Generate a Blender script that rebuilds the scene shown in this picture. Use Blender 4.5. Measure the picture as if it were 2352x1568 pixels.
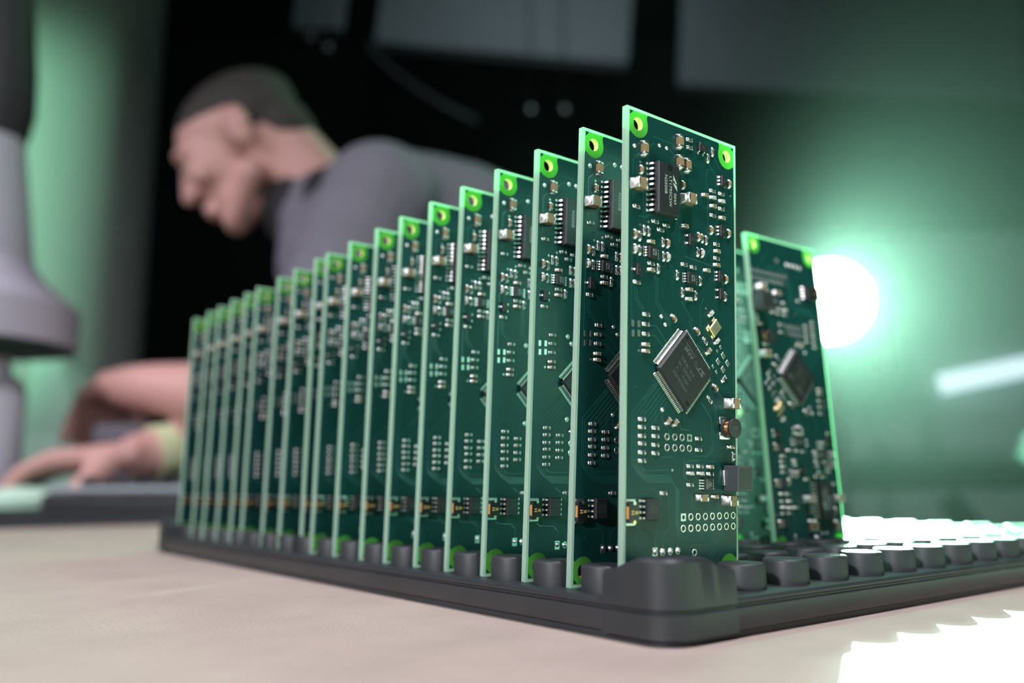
import bpy, bmesh, math, random
from mathutils import Vector, Matrix

# ------------------------------------------------------------------ scene, camera, light
for o in list(bpy.data.objects):
    bpy.data.objects.remove(o, do_unlink=True)
scene = bpy.context.scene
COL = scene.collection
random.seed(7)
MM = 0.001
DECK = 0.9085                 # height of the tray floor above the room floor (metres)
YAW, PIT, ROL = math.radians(38.085), math.radians(9.871), math.radians(-0.286)
CAM = Vector((-0.13596, -0.13484, DECK + 0.02318))

def RP(r, f, z):
    """room coordinates: r to the right, f forward, z height above the floor (metres)"""
    return Vector((CAM.x + r * math.cos(YAW) + f * math.sin(YAW),
                   CAM.y - r * math.sin(YAW) + f * math.cos(YAW), z))

cam_d = bpy.data.cameras.new('camera')
cam_d.sensor_width = 36.0
cam_d.lens = 1931.6 / 2352 * 36
cam_d.clip_start = 0.005
cam_d.clip_end = 60
cam_d.dof.use_dof = True
cam_d.dof.focus_distance = 0.208
cam_d.dof.aperture_fstop = 6.6
cam = bpy.data.objects.new('camera', cam_d)
COL.objects.link(cam)
fw = Vector((math.sin(YAW) * math.cos(PIT), math.cos(YAW) * math.cos(PIT), math.sin(PIT)))
rt = Vector((math.cos(YAW), -math.sin(YAW), 0))
up = rt.cross(fw)
r2 = rt * math.cos(ROL) + up * math.sin(ROL)
u2 = up * math.cos(ROL) - rt * math.sin(ROL)
cam.matrix_world = Matrix(((r2.x, u2.x, -fw.x, CAM.x), (r2.y, u2.y, -fw.y, CAM.y),
                           (r2.z, u2.z, -fw.z, CAM.z), (0, 0, 0, 1)))
scene.camera = cam

world = bpy.data.worlds.new('world')
scene.world = world
world.use_nodes = True
world.node_tree.nodes['Background'].inputs[0].default_value = (0.36, 0.47, 0.50, 1)
world.node_tree.nodes['Background'].inputs[1].default_value = 0.05

scene.view_settings.view_transform = 'Standard'
scene.view_settings.look = 'None'
scene.view_settings.exposure = 0.0
scene.view_settings.gamma = 1.0
scene.view_settings.use_curve_mapping = False
scene.cycles.use_denoising = True
scene.cycles.caustics_reflective = False
scene.cycles.caustics_refractive = False
scene.cycles.max_bounces = 8
scene.cycles.diffuse_bounces = 4
scene.cycles.transmission_bounces = 6
scene.cycles.volume_bounces = 0
scene.cycles.sample_clamp_indirect = 4.0

def look(o, target):
    o.rotation_euler = (Vector(target) - o.location).to_track_quat('-Z', 'Y').to_euler()

def area(name, loc, target, sx, sy, power, col, spread=180):
    d = bpy.data.lights.new(name, 'AREA')
    d.shape = 'RECTANGLE'; d.size = sx; d.size_y = sy; d.energy = power; d.color = col; d.spread = math.radians(spread)
    o = bpy.data.objects.new(name, d); COL.objects.link(o)
    o.location = loc; look(o, target)
    return o

# bench light at the left, ceiling light over the tray, one over the worker, a green spot on the pillar
area('bench_light', RP(-1.05, -0.10, DECK + 1.05), (0.05, 0.12, DECK + 0.03), 0.8, 0.45, 1.8, (0.93, 0.90, 1.0), 120)
area('ceiling_light', RP(0.38, -0.35, DECK + 1.45), (0.03, 0.05, DECK + 0.03), 0.75, 0.55, 1.1, (0.97, 0.93, 1.0), 110)
area('ceiling_spot', RP(0.30, -0.30, DECK + 1.40), (0.0, 0.15, DECK + 0.05), 0.08, 0.08, 6.0, (0.95, 0.94, 1.0), 110)
area('side_spot', (-1.10, -0.36, DECK + 0.52), (0.02, 0.12, DECK + 0.05), 0.10, 0.10, 4.0, (0.95, 0.93, 1.0), 100)
area('hall_fill', RP(0.2, 3.0, 3.66), RP(0.0, 4.6, 1.8), 1.2, 0.6, 4, (0.75, 0.90, 1.0), 150)  # added fill without a lamp, lifts the dark back wall and panels
area('green_back_fill', RP(0.75, 1.9, DECK + 2.25), (0.05, 0.15, DECK + 0.1), 0.5, 0.5, 2.2, (0.35, 1.0, 0.62), 60)  # unseen fill added so the far board tops glow green
area('worker_light', RP(-1.00, 0.60, DECK + 0.62), RP(-0.40, 1.08, DECK + 0.14), 0.45, 0.35, 1.0, (0.93, 0.86, 1.0), 70)
gs = bpy.data.lights.new('green_spot', 'SPOT')
gs.energy = 62; gs.color = (0.42, 1.0, 0.66); gs.spot_size = math.radians(66); gs.spot_blend = 0.6; gs.shadow_soft_size = 0.08
gso = bpy.data.objects.new('green_spot', gs); COL.objects.link(gso)
gso.location = RP(-1.30, 0.70, DECK + 0.70); look(gso, RP(-1.10, 1.8, DECK + 0.50))

# ------------------------------------------------------------------ materials
def mat(name, col, rough=0.5, metal=0.0, spec=0.5, coat=0.0, noise=None, bump=None, emit=None):
    m = bpy.data.materials.new(name)
    m.use_nodes = True
    nt = m.node_tree
    b = nt.nodes['Principled BSDF']
    b.inputs['Base Color'].default_value = (*col, 1)
    b.inputs['Roughness'].default_value = rough
    b.inputs['Metallic'].default_value = metal
    b.inputs['Specular IOR Level'].default_value = spec
    b.inputs['Coat Weight'].default_value = coat
    b.inputs['Coat Roughness'].default_value = 0.15
    tc = nt.nodes.new('ShaderNodeTexCoord')
    if noise:
        scale, amount = noise
        n = nt.nodes.new('ShaderNodeTexNoise')
        n.inputs['Scale'].default_value = scale
        n.inputs['Detail'].default_value = 5
        nt.links.new(tc.outputs['Object'], n.inputs['Vector'])
        mx = nt.nodes.new('ShaderNodeMix'); mx.data_type = 'RGBA'
        mx.inputs['A'].default_value = (*[max(0, c * (1 - amount)) for c in col], 1)
        mx.inputs['B'].default_value = (*[min(1, c * (1 + amount)) for c in col], 1)
        nt.links.new(n.outputs['Fac'], mx.inputs['Factor'])
        nt.links.new(mx.outputs['Result'], b.inputs['Base Color'])
    if bump:
        scale, strength, dist = bump
        n2 = nt.nodes.new('ShaderNodeTexNoise')
        n2.inputs['Scale'].default_value = scale
        n2.inputs['Detail'].default_value = 4
        nt.links.new(tc.outputs['Object'], n2.inputs['Vector'])
        bp = nt.nodes.new('ShaderNodeBump')
        bp.inputs['Strength'].default_value = strength
        bp.inputs['Distance'].default_value = dist
        nt.links.new(n2.outputs['Fac'], bp.inputs['Height'])
        nt.links.new(bp.outputs['Normal'], b.inputs['Normal'])
    if emit:
        b.inputs['Emission Color'].default_value = (*emit[0], 1)
        b.inputs['Emission Strength'].default_value = emit[1]
    return m

M = {}
M['mask'] = mat('green_solder_mask', (0.0048, 0.046, 0.041), 0.36, spec=0.35, coat=0.0, noise=(90, 0.12), bump=(700, 0.08, 0.0002))
M['trace'] = mat('masked_copper_trace', (0.009, 0.078, 0.068), 0.32, spec=0.45, coat=0.0)
M['solder'] = mat('solder', (0.92, 0.91, 0.90), 0.36, metal=1.0, bump=(2500, 0.15, 0.0001))
M['pinmetal'] = mat('tinned_pin', (0.74, 0.74, 0.72), 0.28, metal=1.0)
M['tin'] = mat('dull_tin', (0.72, 0.73, 0.72), 0.34, metal=1.0, bump=(1800, 0.2, 0.0001))
M['tan'] = mat('capacitor_ceramic', (0.27, 0.185, 0.105), 0.45, noise=(600, 0.12))
M['greycap'] = mat('grey_ceramic', (0.55, 0.53, 0.50), 0.40)
M['epoxy'] = mat('black_epoxy', (0.018, 0.020, 0.022), 0.48, bump=(3500, 0.22, 0.00008))
M['resblack'] = mat('resistor_film', (0.012, 0.013, 0.015), 0.30)
M['alumina'] = mat('alumina', (0.60, 0.62, 0.60), 0.45)
M['ink'] = mat('marking_ink', (0.42, 0.50, 0.50), 0.6)
M['laser'] = mat('laser_marking', (0.085, 0.105, 0.10), 0.6)
M['yellow'] = mat('yellow_marking', (0.80, 0.60, 0.18), 0.5)
M['copper'] = mat('copper', (0.86, 0.42, 0.20), 0.25, metal=1.0)
M['orange'] = mat('bare_copper_layer', (0.95, 0.45, 0.16), 0.40, metal=0.6)
M['gold'] = mat('gold_lid', (0.95, 0.72, 0.32), 0.22, metal=1.0)
M['lid'] = mat('crystal_lid', (0.50, 0.46, 0.30), 0.38, metal=0.7)
M['holewall'] = mat('drilled_laminate', (0.70, 0.66, 0.30), 0.55, noise=(1500, 0.3))
M['hole'] = mat('via_barrel', (0.02, 0.03, 0.025), 0.5)
M['ferrite'] = mat('ferrite', (0.03, 0.033, 0.034), 0.42, bump=(2000, 0.2, 0.0001))
M['boxblack'] = mat('moulded_inductor', (0.055, 0.066, 0.072), 0.5)
M['tray'] = mat('black_conductive_plastic', (0.029, 0.033, 0.036), 0.42, spec=0.5, noise=(60, 0.25), bump=(1500, 0.12, 0.0001))
M['peg'] = mat('grained_black_plastic', (0.031, 0.035, 0.038), 0.50, spec=0.5, bump=(2600, 0.30, 0.00008))
M['table'] = mat('brown_board', (0.51, 0.415, 0.365), 0.55, spec=0.35, noise=(45, 0.16), bump=(900, 0.5, 0.0006))
M['darkwall'] = mat('dark_wall', (0.030, 0.037, 0.042), 0.8, noise=(3, 0.3))
M['ceil'] = mat('dark_ceiling', (0.015, 0.018, 0.022), 0.8, noise=(3, 0.3))
M['floor'] = mat('grey_floor', (0.05, 0.055, 0.06), 0.6, noise=(5, 0.3))
M['panelgrey'] = mat('grey_sheet_metal', (0.38, 0.43, 0.45), 0.6, noise=(4, 0.12))
M['pillar'] = mat('pale_painted_pillar', (0.55, 0.60, 0.56), 0.7, noise=(3, 0.05))
M['extract'] = mat('lilac_grey_plastic', (0.52, 0.50, 0.58), 0.5)
M['extdark'] = mat('dark_rubber', (0.035, 0.033, 0.038), 0.6)
M['mint'] = mat('pale_mint_card', (0.55, 0.80, 0.66), 0.6)
M['dish'] = mat('frosted_mint_plastic', (0.60, 0.88, 0.70), 0.35)
M['canister'] = mat('pale_lilac_plastic', (0.60, 0.62, 0.70), 0.4)
M['dkmetal'] = mat('dark_fixture_metal', (0.026, 0.029, 0.032), 0.5, metal=0.0)
M['cabinet'] = mat('grey_green_cabinet', (0.30, 0.36, 0.35), 0.5, noise=(2.5, 0.15))
M['cabdark'] = mat('cabinet_recess', (0.02, 0.025, 0.025), 0.6)
M['skin'] = mat('skin', (0.56, 0.31, 0.27), 0.55, noise=(40, 0.06))
M['skin'].node_tree.nodes['Principled BSDF'].inputs['Subsurface Weight'].default_value = 0.0
M['hair'] = mat('short_dark_hair', (0.040, 0.034, 0.030), 0.75, bump=(500, 0.6, 0.002))
M['shirt'] = mat('grey_shirt', (0.15, 0.145, 0.175), 0.85, noise=(25, 0.15))
M['collar'] = mat('black_collar', (0.014, 0.014, 0.016), 0.85)
M['trousers'] = mat('dark_trousers', (0.03, 0.032, 0.04), 0.85)
M['eyewhite'] = mat('eye_white', (0.7, 0.68, 0.65), 0.3)
M['strap'] = mat('pale_yellow_wristband', (0.62, 0.68, 0.40), 0.6)
M['lamphouse'] = mat('lamp_housing', (0.02, 0.02, 0.022), 0.45)
M['lampbloom'] = mat('lamp_bloom_disc', (0.9, 1.0, 0.95), 0.3, emit=((0.66, 1.0, 0.84), 130.0))
M['tube'] = mat('white_reflection_glow', (0.9, 0.95, 1.0), 0.4, emit=((0.72, 0.88, 1.0), 0.8))  # emission imitates a reflected streak, not a lamp tube
M['mintlamp'] = mat('round_green_lamp', (0.5, 0.9, 0.7), 0.4, emit=((0.30, 1.0, 0.62), 0.55))
M['cable'] = mat('grey_cable', (0.10, 0.11, 0.115), 0.5)

# bare glass-fibre laminate: scatters light through itself
m = bpy.data.materials.new('bare_laminate'); m.use_nodes = True
nt = m.node_tree; nt.nodes.clear()
out = nt.nodes.new('ShaderNodeOutputMaterial')
dif = nt.nodes.new('ShaderNodeBsdfDiffuse'); dif.inputs[0].default_value = (0.52, 0.72, 0.61, 1)
trn = nt.nodes.new('ShaderNodeBsdfTranslucent'); trn.inputs[0].default_value = (0.50, 0.92, 0.62, 1)
mx = nt.nodes.new('ShaderNodeMixShader'); mx.inputs[0].default_value = 0.42
wv = nt.nodes.new('ShaderNodeTexNoise'); wv.inputs['Scale'].default_value = 900
tc = nt.nodes.new('ShaderNodeTexCoord')
nt.links.new(tc.outputs['Object'], wv.inputs['Vector'])
bp = nt.nodes.new('ShaderNodeBump'); bp.inputs['Strength'].default_value = 0.2; bp.inputs['Distance'].default_value = 0.0002
nt.links.new(wv.outputs['Fac'], bp.inputs['Height'])
nt.links.new(bp.outputs['Normal'], dif.inputs['Normal'])
nt.links.new(dif.outputs[0], mx.inputs[1]); nt.links.new(trn.outputs[0], mx.inputs[2])
nt.links.new(mx.outputs[0], out.inputs[0])
M['laminate'] = m

# laminate under a clear film of green mask, without copper
m = bpy.data.materials.new('masked_bare_laminate'); m.use_nodes = True
nt = m.node_tree; nt.nodes.clear()
out = nt.nodes.new('ShaderNodeOutputMaterial')
dif = nt.nodes.new('ShaderNodeBsdfDiffuse'); dif.inputs[0].default_value = (0.13, 0.36, 0.09, 1)
trn = nt.nodes.new('ShaderNodeBsdfTranslucent'); trn.inputs[0].default_value = (0.62, 1.0, 0.40, 1)
mx = nt.nodes.new('ShaderNodeMixShader'); mx.inputs[0].default_value = 0.62
nt.links.new(dif.outputs[0], mx.inputs[1]); nt.links.new(trn.outputs[0], mx.inputs[2])
nt.links.new(mx.outputs[0], out.inputs[0])
M['clearmask'] = m

# ------------------------------------------------------------------ mesh helpers
class MB:
    """collects geometry in millimetres; build() links it as one mesh object"""
    def __init__(s):
        s.v = []; s.f = []; s.m = []; s.mats = []
    def mi(s, mk):
        if mk not in s.mats: s.mats.append(mk)
        return s.mats.index(mk)
    def add(s, vs, fs, mk):
        k = len(s.v); i = s.mi(mk)
        s.v += [tuple(x) for x in vs]
        for f in fs:
            s.f.append(tuple(k + a for a in f)); s.m.append(i)
        return s
    def merge(s, o, off=(0, 0, 0), rot=0.0):
        c, sn = math.cos(rot), math.sin(rot)      # rot turns x towards z (seen from the component side)
        k = len(s.v)
        for x, y, z in o.v:
            s.v.append((x * c - z * sn + off[0], y + off[1], x * sn + z * c + off[2]))
        for f, i in zip(o.f, o.m):
            s.f.append(tuple(k + a for a in f)); s.m.append(s.mi(o.mats[i]))
        return s
    def box(s, x0, x1, y0, y1, z0, z1, mk, b=0.0):
        if b <= 0:
            vs = [(x, y, z) for z in (z0, z1) for y in (y0, y1) for x in (x0, x1)]
            return s.add(vs, [(0, 2, 3, 1), (4, 5, 7, 6), (0, 1, 5, 4), (2, 6, 7, 3), (0, 4, 6, 2), (1, 3, 7, 5)], mk)
        vs = []; idx = {}
        for ix, (xa, xb) in enumerate(((x0, x0 + b), (x1, x1 - b))):
            for iy, (ya, yb) in enumerate(((y0, y0 + b), (y1, y1 - b))):
                for iz, (za, zb) in enumerate(((z0, z0 + b), (z1, z1 - b))):
                    idx[ix, iy, iz] = len(vs)
                    vs += [(xa, yb, zb), (xb, ya, zb), (xb, yb, za)]
        fs = []
        I = lambda a, bb, c, t: idx[a, bb, c] + t
        fs.append([I(0, 0, 0, 0), I(0, 0, 1, 0), I(0, 1, 1, 0), I(0, 1, 0, 0)])
        fs.append([I(1, 0, 0, 0), I(1, 1, 0, 0), I(1, 1, 1, 0), I(1, 0, 1, 0)])
        fs.append([I(0, 0, 0, 1), I(1, 0, 0, 1), I(1, 0, 1, 1), I(0, 0, 1, 1)])
        fs.append([I(0, 1, 0, 1), I(0, 1, 1, 1), I(1, 1, 1, 1), I(1, 1, 0, 1)])
        fs.append([I(0, 0, 0, 2), I(0, 1, 0, 2), I(1, 1, 0, 2), I(1, 0, 0, 2)])
        fs.append([I(0, 0, 1, 2), I(1, 0, 1, 2), I(1, 1, 1, 2), I(0, 1, 1, 2)])
        for a in (0, 1):
            for c in (0, 1):
                fs.append([I(a, c, 0, 0), I(a, c, 1, 0), I(a, c, 1, 1), I(a, c, 0, 1)])
                fs.append([I(a, 0, c, 0), I(a, 1, c, 0), I(a, 1, c, 2), I(a, 0, c, 2)])
                fs.append([I(0, a, c, 1), I(1, a, c, 1), I(1, a, c, 2), I(0, a, c, 2)])
                for e in (0, 1):
                    fs.append([I(a, c, e, 0), I(a, c, e, 1), I(a, c, e, 2)])
        return s.add(vs, fs, mk)
    def hull_prism(s, pts, axis, a0, a1, mk):
        """extrude a 2-D polygon; axis 'y': pts are (x,z), axis 'z': pts are (x,y), axis 'x': pts are (y,z)"""
        n = len(pts)
        def P(p, a):
            return {'y': (p[0], a, p[1]), 'z': (p[0], p[1], a), 'x': (a, p[0], p[1])}[axis]
        vs = [P(p, a0) for p in pts] + [P(p, a1) for p in pts]
        fs = [tuple(range(n))[::-1], tuple(range(n, 2 * n))]
        fs += [(i, (i + 1) % n, n + (i + 1) % n, n + i) for i in range(n)]
        return s.add(vs, fs, mk)
    def lathe(s, prof, mk, seg=24, axis='z', c=(0, 0, 0), cap=True):
        """prof: (radius, height) pairs"""
        vs = []
        for r, h in prof:
            for k in range(seg):
                a = 2 * math.pi * k / seg
                x, y = r * math.cos(a), r * math.sin(a)
                vs.append({'z': (c[0] + x, c[1] + y, c[2] + h), 'y': (c[0] + x, c[1] - h, c[2] + y)}[axis])
        fs = []
        for j in range(len(prof) - 1):
            for k in range(seg):
                a = j * seg + k; b = j * seg + (k + 1) % seg
                fs.append((a, b, b + seg, a + seg))
        if cap:
            fs.append(tuple(range(seg))[::-1]); fs.append(tuple(range((len(prof) - 1) * seg, len(prof) * seg)))
        return s.add(vs, fs, mk)
    def tube(s, pts, rad, mk, seg=10):
        pts = [Vector(p) for p in pts]
        rads = rad if isinstance(rad, (list, tuple)) else [rad] * len(pts)
        vs = []
        for i, p in enumerate(pts):
            d = (pts[min(i + 1, len(pts) - 1)] - pts[max(i - 1, 0)]).normalized()
            a = d.orthogonal().normalized() if i == 0 else (a - d * a.dot(d)).normalized()
            b = d.cross(a)
            for k in range(seg):
                t = 2 * math.pi * k / seg
                vs.append(p + (a * math.cos(t) + b * math.sin(t)) * rads[i])
        fs = [(j * seg + k, j * seg + (k + 1) % seg, (j + 1) * seg + (k + 1) % seg, (j + 1) * seg + k)
              for j in range(len(pts) - 1) for k in range(seg)]
        fs.append(tuple(range(seg))[::-1]); fs.append(tuple(range((len(pts) - 1) * seg, len(pts) * seg)))
        return s.add(vs, fs, mk)
    def mesh(s, name, scale=MM, smooth=True, angle=35):
        me = bpy.data.meshes.new(name)
        me.from_pydata([(x * scale, y * scale, z * scale) for x, y, z in s.v], [], s.f)
        for mk in s.mats: me.materials.append(M[mk])
        me.polygons.foreach_set('material_index', s.m)
        bm = bmesh.new(); bm.from_mesh(me)
        bmesh.ops.recalc_face_normals(bm, faces=bm.faces)
        bm.to_mesh(me); bm.free()
        if smooth:
            me.polygons.foreach_set('use_smooth', [True] * len(me.polygons))
            me.set_sharp_from_angle(angle=math.radians(angle))
        me.update()
        return me
    def build(s, name, parent=None, loc=None, scale=MM, angle=35):
        return put(name, s.mesh(name, scale, True, angle), parent, loc)

def put(name, me, parent=None, loc=None, rot=None):
    o = bpy.data.objects.new(name, me)
    COL.objects.link(o)
    if parent: o.parent = parent
    if loc is not None: o.location = loc
    if rot is not None: o.rotation_euler = rot
    return o

def tag(o, label=None, cat=None, group=None, kind=None):
    if label: o['label'] = label
    if cat: o['category'] = cat
    if group: o['group'] = group
    if kind: o['kind'] = kind
    return o

def thing(name, label, cat, loc=(0, 0, 0), rot=(0, 0, 0), group=None):
    o = bpy.data.objects.new(name, None)
    o.empty_display_size = 0.01
    COL.objects.link(o); o.location = loc; o.rotation_euler = rot
    return tag(o, label, cat, group)

def fill_loops(loops):
    """triangulate a flat region bounded by loops of (x,z); returns verts, tris"""
    bm = bmesh.new()
    for lp in loops:
        vs = [bm.verts.new((x, 0, z)) for x, z in lp]
        for i in range(len(vs)): bm.edges.new((vs[i], vs[(i + 1) % len(vs)]))
    bmesh.ops.triangle_fill(bm, use_beauty=True, use_dissolve=False, edges=bm.edges[:])
    bm.verts.index_update()
    v = [(w.co.x, w.co.z) for w in bm.verts]
    t = [tuple(w.index for w in f.verts) for f in bm.faces]
    bm.free()
    return v, t

def slab(mb, loops, y0, y1, mk):
    """a plate with holes: flat region in x,z between y0 and y1"""
    v, t = fill_loops(loops)
    n = len(v)
    vs = [(x, y0, z) for x, z in v] + [(x, y1, z) for x, z in v]
    fs = [tuple(reversed(a)) for a in t] + [tuple(n + i for i in a) for a in t]
    mb.add(vs, fs, mk)
    for lp in loops:
        m_ = len(lp)
        vs = [(x, y0, z) for x, z in lp] + [(x, y1, z) for x, z in lp]
        mb.add(vs, [(i, (i + 1) % m_, m_ + (i + 1) % m_, m_ + i) for i in range(m_)], mk)

def text_mesh(body, size, ang=0.0, off=(0, 0, 0), mk='ink', thick=0.012, xs=1.0, mb=None, align='CENTER', bold=0.0):
    """flat lettering lying on a board-side surface (outward is -y)"""
    cu = bpy.data.curves.new('lettering', 'FONT')
    cu.body = body; cu.size = size; cu.align_x = align; cu.align_y = 'CENTER'
    cu.resolution_u = 2; cu.offset = bold
    ob = bpy.data.objects.new('lettering', cu); COL.objects.link(ob)
    me = bpy.data.meshes.new_from_object(ob)
    bpy.data.objects.remove(ob, do_unlink=True); bpy.data.curves.remove(cu)
    c, s = math.cos(ang), math.sin(ang)
    vs = []
    for w in me.vertices:
        x, y = w.co.x * xs, w.co.y
        vs.append((x * c - y * s + off[0], off[1] - thick, x * s + y * c + off[2]))
    fs = [tuple(p.vertices) for p in me.polygons]
    bpy.data.meshes.remove(me)
    mb = mb or MB()
    return mb.add(vs, fs, mk)

def rbox_obj(name, r0, r1, f0, f1, z0, z1, mk, parent=None, b=0.0, kind=None):
    """box aligned with the room, metres; the object's own axes are r, f, z"""
    c = RP((r0 + r1) / 2, (f0 + f1) / 2, z0)
    mb = MB().box(-(r1 - r0) / 2, (r1 - r0) / 2, -(f1 - f0) / 2, (f1 - f0) / 2, 0, z1 - z0, mk, b)
    o = put(name, mb.mesh(name, 1.0), None, c, (0, 0, -YAW))
    if parent:
        bpy.context.view_layer.update()
        o.parent = parent; o.matrix_parent_inverse = parent.matrix_world.inverted()
    if kind: o['kind'] = kind
    return o

# ------------------------------------------------------------------ the room
S = 'structure'
rbox_obj('floor', -3.2, 3.2, -2.2, 5.0, -0.1, 0.0, 'floor', kind=S)
rbox_obj('ceiling', -3.2, 3.2, -2.2, 5.0, 3.7, 3.8, 'ceil', kind=S)
rbox_obj('wall_back', -3.2, 3.2, 4.9, 5.0, 0.0, 3.7, 'darkwall', kind=S)
rbox_obj('wall_left', -3.3, -3.2, -2.2, 5.0, 0.0, 3.7, 'darkwall', kind=S)
rbox_obj('wall_right', 3.2, 3.3, -2.2, 5.0, 0.0, 3.7, 'darkwall', kind=S)

# ------------------------------------------------------------------ work table
t = thing('work_table', 'brown fibreboard work table carrying the black tray', 'table', (-0.35, -0.1, 0.0))
tt = put('table_top', MB().box(-0.85, 0.662, -0.95, 0.79, 0.876, 0.900, 'table', 0.002).mesh('table_top', 1.0), t)
for x in (-0.78, 0.59):
    for y in (-0.88, 0.72):
        put('leg', MB().box(-0.03, 0.03, -0.03, 0.03, 0, 0.876, 'dkmetal', 0.003).mesh('table_leg', 1.0), t, (x, y, 0))

# ------------------------------------------------------------------ tray
TX0, TX1, TY0, TY1 = -6.0, 291.0, -18.5, 332.0
PITCH = 17.2
def rrect(x0, x1, y0, y1, r, n=8):
    pts = []
    for cx, cy, a0 in ((x1 - r, y1 - r, 0), (x0 + r, y1 - r, 90), (x0 + r, y0 + r, 180), (x1 - r, y0 + r, 270)):
        for k in range(n + 1):
            a = math.radians(a0 + 90 * k / n)
            pts.append((cx + r * math.cos(a), cy + r * math.sin(a)))
    return pts
tray = thing('component_tray', 'black plastic tray with rows of round pegs holding the circuit boards', 'tray', (0, 0, DECK))
mb = MB()
prof = [(1.6, -8.5), (1.6, -7.2), (0.5, -6.7), (0.0, -6.2), (0.0, -2.3), (0.7, -1.95), (0.7, -1.6), (0.1, -1.25), (0.0, -0.7), (0.25, -0.2), (0.9, 0.0)]
n = None; vs = []; fs = []
for ins, z in prof:
    lp = rrect(TX0 + ins, TX1 - ins, TY0 + ins, TY1 - ins, 7.5 - ins * 0.8)
    n = len(lp); vs += [(x, y, z) for x, y in lp]
for j in range(len(prof) - 1):
    for i in range(n):
        fs.append((j * n + i, j * n + (i + 1) % n, (j + 1) * n + (i + 1) % n, (j + 1) * n + i))
fs.append(tuple(range(n))[::-1]); fs.append(tuple(range((len(prof) - 1) * n, len(prof) * n)))
mb.add(vs, fs, 'tray')
mb.build('base', tray, angle=50)

def corner_block():
    """stacking corner: built for the near left corner, outer faces at x=0 and y=0, growing to +x and +y"""
    mb = MB()
    X, Y, R = 21.5, 18.5, 7.5
    out = [(X, 0.0)]
    steps = 10
    pts = []
    for k in range(9): pts.append((X - (X - R) * k / 8, 0.0))
    for k in range(1, steps): 
        a = math.radians(270 - 90 * k / steps); pts.append((R + R * math.cos(a), R + R * math.sin(a)))
    for k in range(9): pts.append((0.0, R + (Y - R) * k / 8))
    for k in range(1, 6): pts.append((X * k / 6, Y))
    pts.append((X, Y))
    for k in range(1, 6): pts.append((X, Y - Y * k / 6))
    cx, cy = 9.5, 8.5
    def top(x, y):
        dx = min(1, max(0, (x - 12.5) / 8.0)); dy = min(1, max(0, (y - 8.8) / 8.5))
        return 9.0 - 3.0 * max(dx, dy)
    rings = [(-0.25, -7.0, 0), (-0.25, -2.3, 0), (0.45, -1.95, 0), (0.45, -1.6, 0), (-0.2, -1.2, 0), (0.15, None, -1.0), (0.6, None, -0.25), (1.4, None, 0.0), (4.5, None, 0.0)]
    vs = []; n = len(pts)
    for ins, z, dz in rings:
        for x, y in pts:
            d = math.hypot(x - cx, y - cy); k = max(0.0, 1 - ins / d)
            xx, yy = cx + (x - cx) * k, cy + (y - cy) * k
            vs.append((xx, yy, top(x, y) + dz if z is None else z))
    vs.append((cx, cy, 9.0))
    fs = []
    for j in range(len(rings) - 1):
        for i in range(n): fs.append((j * n + i, j * n + (i + 1) % n, (j + 1) * n + (i + 1) % n, (j + 1) * n + i))
    e = (len(rings) - 1) * n
    for i in range(n): fs.append((e + i, e + (i + 1) % n, len(vs) - 1))
    fs.append(tuple(range(n))[::-1])
    return mb.add(vs, fs, 'tray')
cb = corner_block().mesh('corner_block', angle=28)
for sx, sy, x, y in ((1, 1, TX0, TY0), (-1, 1, TX1, TY0), (1, -1, TX0, TY1), (-1, -1, TX1, TY1)):
    o = put('corner_block', cb, tray, (x * MM, y * MM, 0)); o.scale = (sx, sy, 1)
pegm = MB().lathe([(5.55, -0.3), (5.5, 5.2), (5.38, 5.6), (5.05, 5.85), (4.4, 5.92), (4.2, 5.85)], 'peg', 36).mesh('peg', angle=40)
PXS = [3.2, 16.9] + [30.5 + 17.3 * k for k in range(15)]
pegs = []
for j in range(20):
    y = -8.6 + PITCH * j
    for i, x in enumerate(PXS):
        if (j == 0 or j == 19) and (i < 2 or i > 14): continue
        pegs.append((math.hypot(x + 136, y + 135), x, y))
pegs.sort()
far = MB()
for k, (d, x, y) in enumerate(pegs):
    if k < 295: put('peg', pegm, tray, (x * MM, y * MM, 0))
    else: far.lathe([(5.55, -0.3), (5.5, 5.2), (5.38, 5.6), (5.05, 5.85), (4.4, 5.92), (4.2, 5.85)], 'peg', 24, c=(x, y, 0))
tag(put('far_pegs', far.mesh('far_pegs', angle=40), tray), kind='stuff')

# ------------------------------------------------------------------ circuit board parts
BW, BH, BT = 40.5, 112.0, 1.6
HOLES = [(3.7, BH - 3.7), (BW - 3.7, BH - 3.7), (3.7, 3.7), (BW - 3.7, 3.7)]
def circ(cx, cz, r, n=28, ccw=True):
    return [(cx + r * math.cos(2 * math.pi * k / n), cz + r * math.sin(2 * math.pi * k / n)) for k in range(n)]
mb = MB(); slab(mb, [[(0, 0), (BW, 0), (BW, BH), (0, BH)]] + [circ(x, z, 1.6) for x, z in HOLES], 0.03, BT - 0.03, 'laminate')
core_me = mb.mesh('laminate_core', angle=30)
RIM = 0.75
def notch():
    """outline of the copper-free corner (a = from the side edge, b = from the end edge), from the side rim round to the end rim"""
    pts = [(RIM, 6.7), (0.80, 6.35), (0.92, 6.1)]
    for k in range(0, 15):
        a = math.radians(138 - (138 + 22) * k / 14)
        pts.append((3.7 + 3.4 * math.cos(a), 3.7 + 3.4 * math.sin(a)))
    pts += [(6.72, 1.6), (6.78, 1.15), (7.0, 0.88), (7.4, RIM)]
    return pts
nt_ = notch()
outl = [(a, BH - b) for a, b in nt_] + [(BW - a, BH - b) for a, b in reversed(nt_)] + [(BW - a, b) for a, b in nt_] + [(a, b) for a, b in reversed(nt_)]
mb = MB(); slab(mb, [outl], 0.0, 0.03, 'mask'); slab(mb, [outl], BT - 0.03, BT, 'mask')
mask_me = mb.mesh('solder_mask', angle=30)
clear_me = []
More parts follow.
